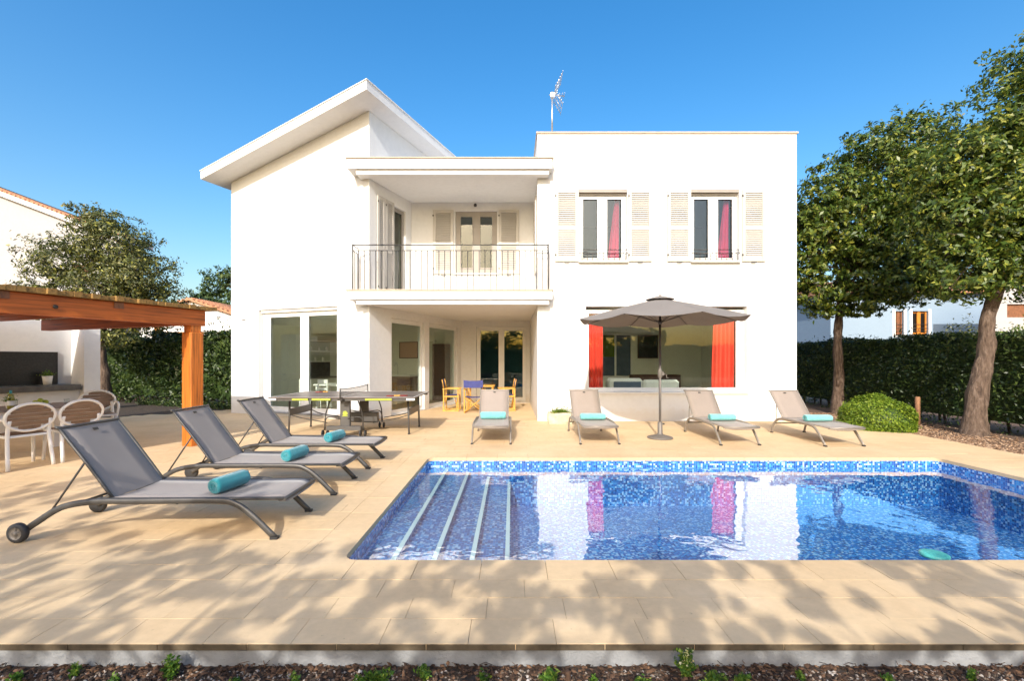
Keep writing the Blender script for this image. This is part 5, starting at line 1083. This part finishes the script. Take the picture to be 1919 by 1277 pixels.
part('verge_tiles', 'roof_tile', rn, lambda m: tiles_row(m, (-25, 19.85, 9.86), (-17.1, 19.85, 6.86), 40, .07, (0, 1.8, 0)))
for z in (3.9, 4.9): part('window', 'brown_wood', nh, lambda m: m.box(-19.3, -18.6, 19.93, 19.98, z, z + .7))
lh = thing('garden_annexe', 'low white annexe with terracotta tile roof left of the house', 'house', (-13, 22, 0))
part('wall', 'plaster', lh, lambda m: m.add([(-16.6, 20.3, -.1), (-11.6, 20.3, -.1), (-11.6, 20.3, 3.15), (-14.3, 20.3, 4.05), (-16.6, 20.3, 3.4), (-16.6, 25, -.1), (-11.6, 25, -.1), (-11.6, 25, 3.15), (-14.3, 25, 4.05), (-16.6, 25, 3.4)], [(0, 1, 2, 3, 4), (9, 8, 7, 6, 5), (1, 6, 7, 2), (5, 0, 4, 9), (2, 7, 8, 3), (3, 8, 9, 4)]))
rl2 = part('roof', 'roof_tile', lh, lambda m: (m.hexa([(-14.3, 20.1, 4.08), (-11.3, 20.1, 3.08), (-11.3, 25.2, 3.08), (-14.3, 25.2, 4.08), (-14.3, 20.1, 4.16), (-11.3, 20.1, 3.16), (-11.3, 25.2, 3.16), (-14.3, 25.2, 4.16)]), m.hexa([(-17, 20.1, 3.3), (-14.301, 20.1, 4.08), (-14.301, 25.2, 4.08), (-17, 25.2, 3.3), (-17, 20.1, 3.38), (-14.301, 20.1, 4.16), (-14.301, 25.2, 4.16), (-17, 25.2, 3.38)])))
part('verge_tiles', 'roof_tile', rl2, lambda m: (tiles_row(m, (-17, 20.15, 3.4), (-14.3, 20.15, 4.18), 14, .06, (0, 5, 0)), tiles_row(m, (-14.3, 20.15, 4.18), (-11.3, 20.15, 3.18), 14, .06, (0, 5, 0))))
part('post', 'orange_paint', lh, lambda m: (m.box(-15.1, -14.95, 19.2, 19.35, -.1, 2.9), m.box(-15.0, -12.4, 19.2, 19.3, 2.55, 2.62), m.tube([(-13.4, 19.25, 2.6), (-13.4, 19.25, 2.0)], .02, 5), m.tube([(-13.1, 19.25, 2.6), (-13.1, 19.25, 2.0)], .02, 5)))
bh = thing('blue_house', 'pale blue house with wooden windows behind the right hedge', 'house', (22, 26, 0))
def bhf(s, d, z): return (16.8 + s, 24.0 + d, z)
wall('wall', 'plaster_blue', bh, 12.5, 4.9, .3, [(3.4, 3.85, 2.75, 4.0), (4.3, 5.15, 2.75, 4.0)], bhf)
part('side_wall', 'plaster_blue', bh, lambda m: (m.box(16.8, 17.1, 24.301, 32, -.1, 4.9), m.box(29.0, 29.3, 24.301, 32, -.1, 4.9)))
part('roof', 'roof_tile', bh, lambda m: m.hexa([(16.4, 23.6, 4.92), (29.7, 23.6, 4.92), (29.7, 32, 4.92), (16.4, 32, 4.92), (16.4, 23.6, 5.05), (29.7, 23.6, 5.05), (29.7, 28, 6.2), (16.4, 28, 6.2)]))
for a, b, mt in ((3.42, 3.83, 'brown_wood'), (4.32, 5.13, 'orange_paint')):
    w_ = part('window', mt, bh, lambda m: (m.box(a, a + .07, .08, .14, 2.77, 3.98, bhf), m.box(b - .07, b, .08, .14, 2.77, 3.98, bhf), m.box((a + b) / 2 - .09, (a + b) / 2 + .09, .08, .14, 2.77, 3.98, bhf), m.box(a, b, .141, .16, 2.77, 2.87, bhf), m.box(a, b, .141, .16, 3.9, 3.98, bhf)))
    part('pane', 'black_panel', w_, lambda m: m.box(a, b, .17, .18, 2.77, 3.98, bhf))
    part('surround', 'trim', w_, lambda m: (m.box(a - .16, a - .02, -.03, -.002, 2.65, 4.1, bhf), m.box(b + .02, b + .16, -.03, -.002, 2.65, 4.1, bhf), m.box(a - .019, b + .019, -.03, -.002, 2.65, 2.745, bhf)))
    part('guard_bar', 'iron', w_, lambda m: [m.tube([bhf(a - .02, .03, z), bhf(b + .02, .03, z)], .012, 5) for z in (2.95, 3.1, 3.3)])
part('room', 'inside', bh, lambda m: m.box(20, 22.2, 24.5, 24.6, 2.5, 4.3))
oh = thing('orange_house', 'orange rendered house glimpsed between the white block and the trees', 'house', (20, 31, 0))
wall('wall', 'plaster_orange', oh, 6.0, 3.95, .3, [(1.3, 2.6, 1.6, 3.4)], lambda s, d, z: (17.6 + s, 30 + d, z))
part('roof', 'roof_tile', oh, lambda m: m.box(17.4, 23.8, 29.8, 36, 3.952, 4.1))
ow = part('window', 'trim', oh, lambda m: (m.box(18.9, 19.0, 30.05, 30.15, 1.6, 3.4), m.box(20.1, 20.2, 30.05, 30.15, 1.6, 3.4), m.box(19.001, 20.099, 30.05, 30.15, 1.6, 1.7)))
part('pane', 'glass_blue', ow, lambda m: m.box(19.0, 20.1, 30.1, 30.11, 1.7, 3.4)); part('room', 'inside', oh, lambda m: m.box(18.5, 20.6, 30.6, 30.7, 1.2, 3.6))
wh = thing('white_house', 'white house wall with a dark window at the far right edge', 'house', (24.5, 22, 0))
wall('wall', 'plaster_cream', wh, 8, 5.2, .3, [(.7, 2.0, 3.35, 3.95)], lambda s, d, z: (21.6 + s, 20.5 + d, z))
part('window', 'brown_wood', wh, lambda m: m.box(22.31, 23.59, 20.6, 20.65, 3.36, 3.94))
for (x, y_, z, rx, lab, lm) in ((15.6, 15.5, 1.5, 1.0, 'rounded olive shrub behind the right hedge', 'leaf_left'), (17.3, 15.0, 1.6, 1.3, 'yellow green shrub behind the right hedge at the edge', 'leaf_bush')):
    r = thing('shrub', lab, 'shrub', (x, y_, -.1)); p, q = clump_points([(x, y_, z, rx, .9, 1.2), (x + .4, y_, z - .4, rx, .9, 1.0)], 6000)
    part('stem', 'trunk', r, lambda m: m.tube([(x, y_, -.1), (x, y_, z)], .05, 6)); leaf_mesh('foliage', lm, p, .09, r, True, q)

# ------------------------------------------------------------------ foreground bed: soil, chips, pebbles, weeds
o = part('flower_bed', 'soil', None, lambda m: m.box(-8, 8, 0.6, DY0 + .011, -.3, -.122)); tag(o, kind='structure')
fx = lambda: (rng.uniform(-3.4, 3.4), DY0 + .005 - abs(rng.normal(0, .13)), -.122 + abs(rng.normal(0, .008)))
o = chips('bark_mulch', 'bark', 5200, fx, .013, .28); tag(o, 'dark bark mulch and twigs below the terrace edge', 'mulch', None, 'stuff')
o = chips('pebbles', 'pebble', 2400, lambda: (rng.uniform(-3.4, 3.4), DY0 - .03 - abs(rng.normal(0, .12)), -.118), .0095, .65); tag(o, 'small mixed pebbles in the foreground bed', 'pebbles', None, 'stuff')
tw = MB()
for _ in range(420):
    x, y_, z = fx(); a = rnd.uniform(0, 6.28); l_ = rnd.uniform(.02, .07); tw.tube([(x, y_, z + .006), (x + math.cos(a) * l_ * .5, y_ + math.sin(a) * l_ * .3, z + rnd.uniform(.008, .02)), (x + math.cos(a) * l_, y_ + math.sin(a) * l_ * .6, z + rnd.uniform(.002, .03))], .0016, 4)
o = tw.build('twigs', 'bark'); tag(o, 'thin dry twigs lying on the foreground mulch', 'twigs', None, 'stuff')
def weed(label, x, y_, h, r_, n, ls, lm='leaf_weed', flower=0, grass=False):
    r = thing('weed', label, 'weed', (x, y_, -.122), 0, 'weeds in the foreground bed')
    ns = max(3, n // 45); st = MB(); P_ = []
    for k in range(ns):
        a = rnd.uniform(0, 6.28); q = rnd.uniform(.2, 1) * r_; hh = h * rnd.uniform(.45, 1.0) * (1 - .35 * q / r_); e = Vector((math.cos(a) * q, math.sin(a) * q * .6, hh)); mid = Vector((e.x * .4, e.y * .4, hh * .6))
        pts = catmull([(0, 0, 0), mid, e], 4); st.tube(pts, [.0022 * (1 - .6 * i / 8) for i in range(len(pts))], 4)
        for i in range(n // ns): t_ = rnd.uniform(.25, 1.0); b = pts[min(8, int(t_ * 8))]; P_.append((b.x + rnd.gauss(0, .008), b.y + rnd.gauss(0, .008), max(.003, b.z + rnd.gauss(0, .006))))
    st.build('stem', lm, r); leaf_mesh('foliage', lm, np.array(P_), ls, r, False, aspect=.18 if grass else .5)
    if flower: idx = [P_[i] for i in range(len(P_)) if P_[i][2] > h * .45][:flower]; leaf_mesh('flower', 'flower', np.array(idx) + np.array([0, -.004, .006]), .009, r, False, aspect=.9)
wx = lambda px: (px - 959.5) / 853 * 2.27
weed('leafy green weed in front of the kerb, left third of the picture', wx(318), 2.27, .16, .06, 420, .019)
weed('small green weed at the far left of the kerb', wx(130), 2.29, .07, .05, 180, .018)
weed('low weed patch with pale shoots left of centre in the bed', wx(715), 2.24, .10, .09, 520, .019)
weed('round deep green weed tuft left of the dry stump', wx(795), 2.27, .08, .05, 300, .017)
weed('bright grass tuft beside the dry stump in the bed', wx(1030), 2.23, .10, .06, 300, .045, 'leaf_weed', 0, True)
weed('tall weed with pale yellow flowers right of centre in the bed', wx(1285), 2.27, .20, .075, 700, .019, 'leaf_weed', 60)
weed('spreading weed at the foot of the flowering weed', wx(1330), 2.23, .08, .09, 380, .018)
weed('low feathery weed right of the flowering weed', wx(1385), 2.24, .07, .06, 260, .017)
weed('small weed at the lower left corner of the bed', wx(45), 2.25, .08, .05, 220, .018)
weed('pale green weed left of the low weed patch', wx(680), 2.22, .07, .06, 260, .017)
weed('low green weed at the right of the bed', wx(1200), 2.23, .06, .05, 200, .016)
for px, hh, lab in ((230, .06, 'tiny weed sprig between the two leftmost weeds and the tall left weed'), (450, .05, 'tiny low weed sprig left of the pale green weed'), (560, .07, 'thin weed sprig midway between the left weed and the weed patch'), (905, .05, 'tiny weed sprig between the green tuft and the grass tuft'), (1110, .06, 'small weed sprig just right of the dry stump'), (1500, .06, 'small weed sprig well right of the flowering weed'), (1660, .05, 'small weed sprig near the right end of the bed'), (1820, .07, 'weed sprig at the lower right corner of the bed')):
    weed(lab, wx(px), 2.25 + rnd.uniform(-.02, .03), hh, .04, 120, .017)
o = part('dry_stump', 'bark', None, lambda m: (m.tube(catmull([(wx(1062), 2.25, -.13), (wx(1064), 2.25, -.09), (wx(1062), 2.252, -.065)], 3), [.016] * 3 + [.014] * 3 + [.011], 8), m.tube([(wx(1060), 2.25, -.08), (wx(1052), 2.25, -.045)], [.004, .001], 5), m.tube([(wx(1065), 2.25, -.08), (wx(1074), 2.25, -.05)], [.004, .001], 5))); tag(o, 'short dry plant stump beside the bright grass tuft', 'stump')
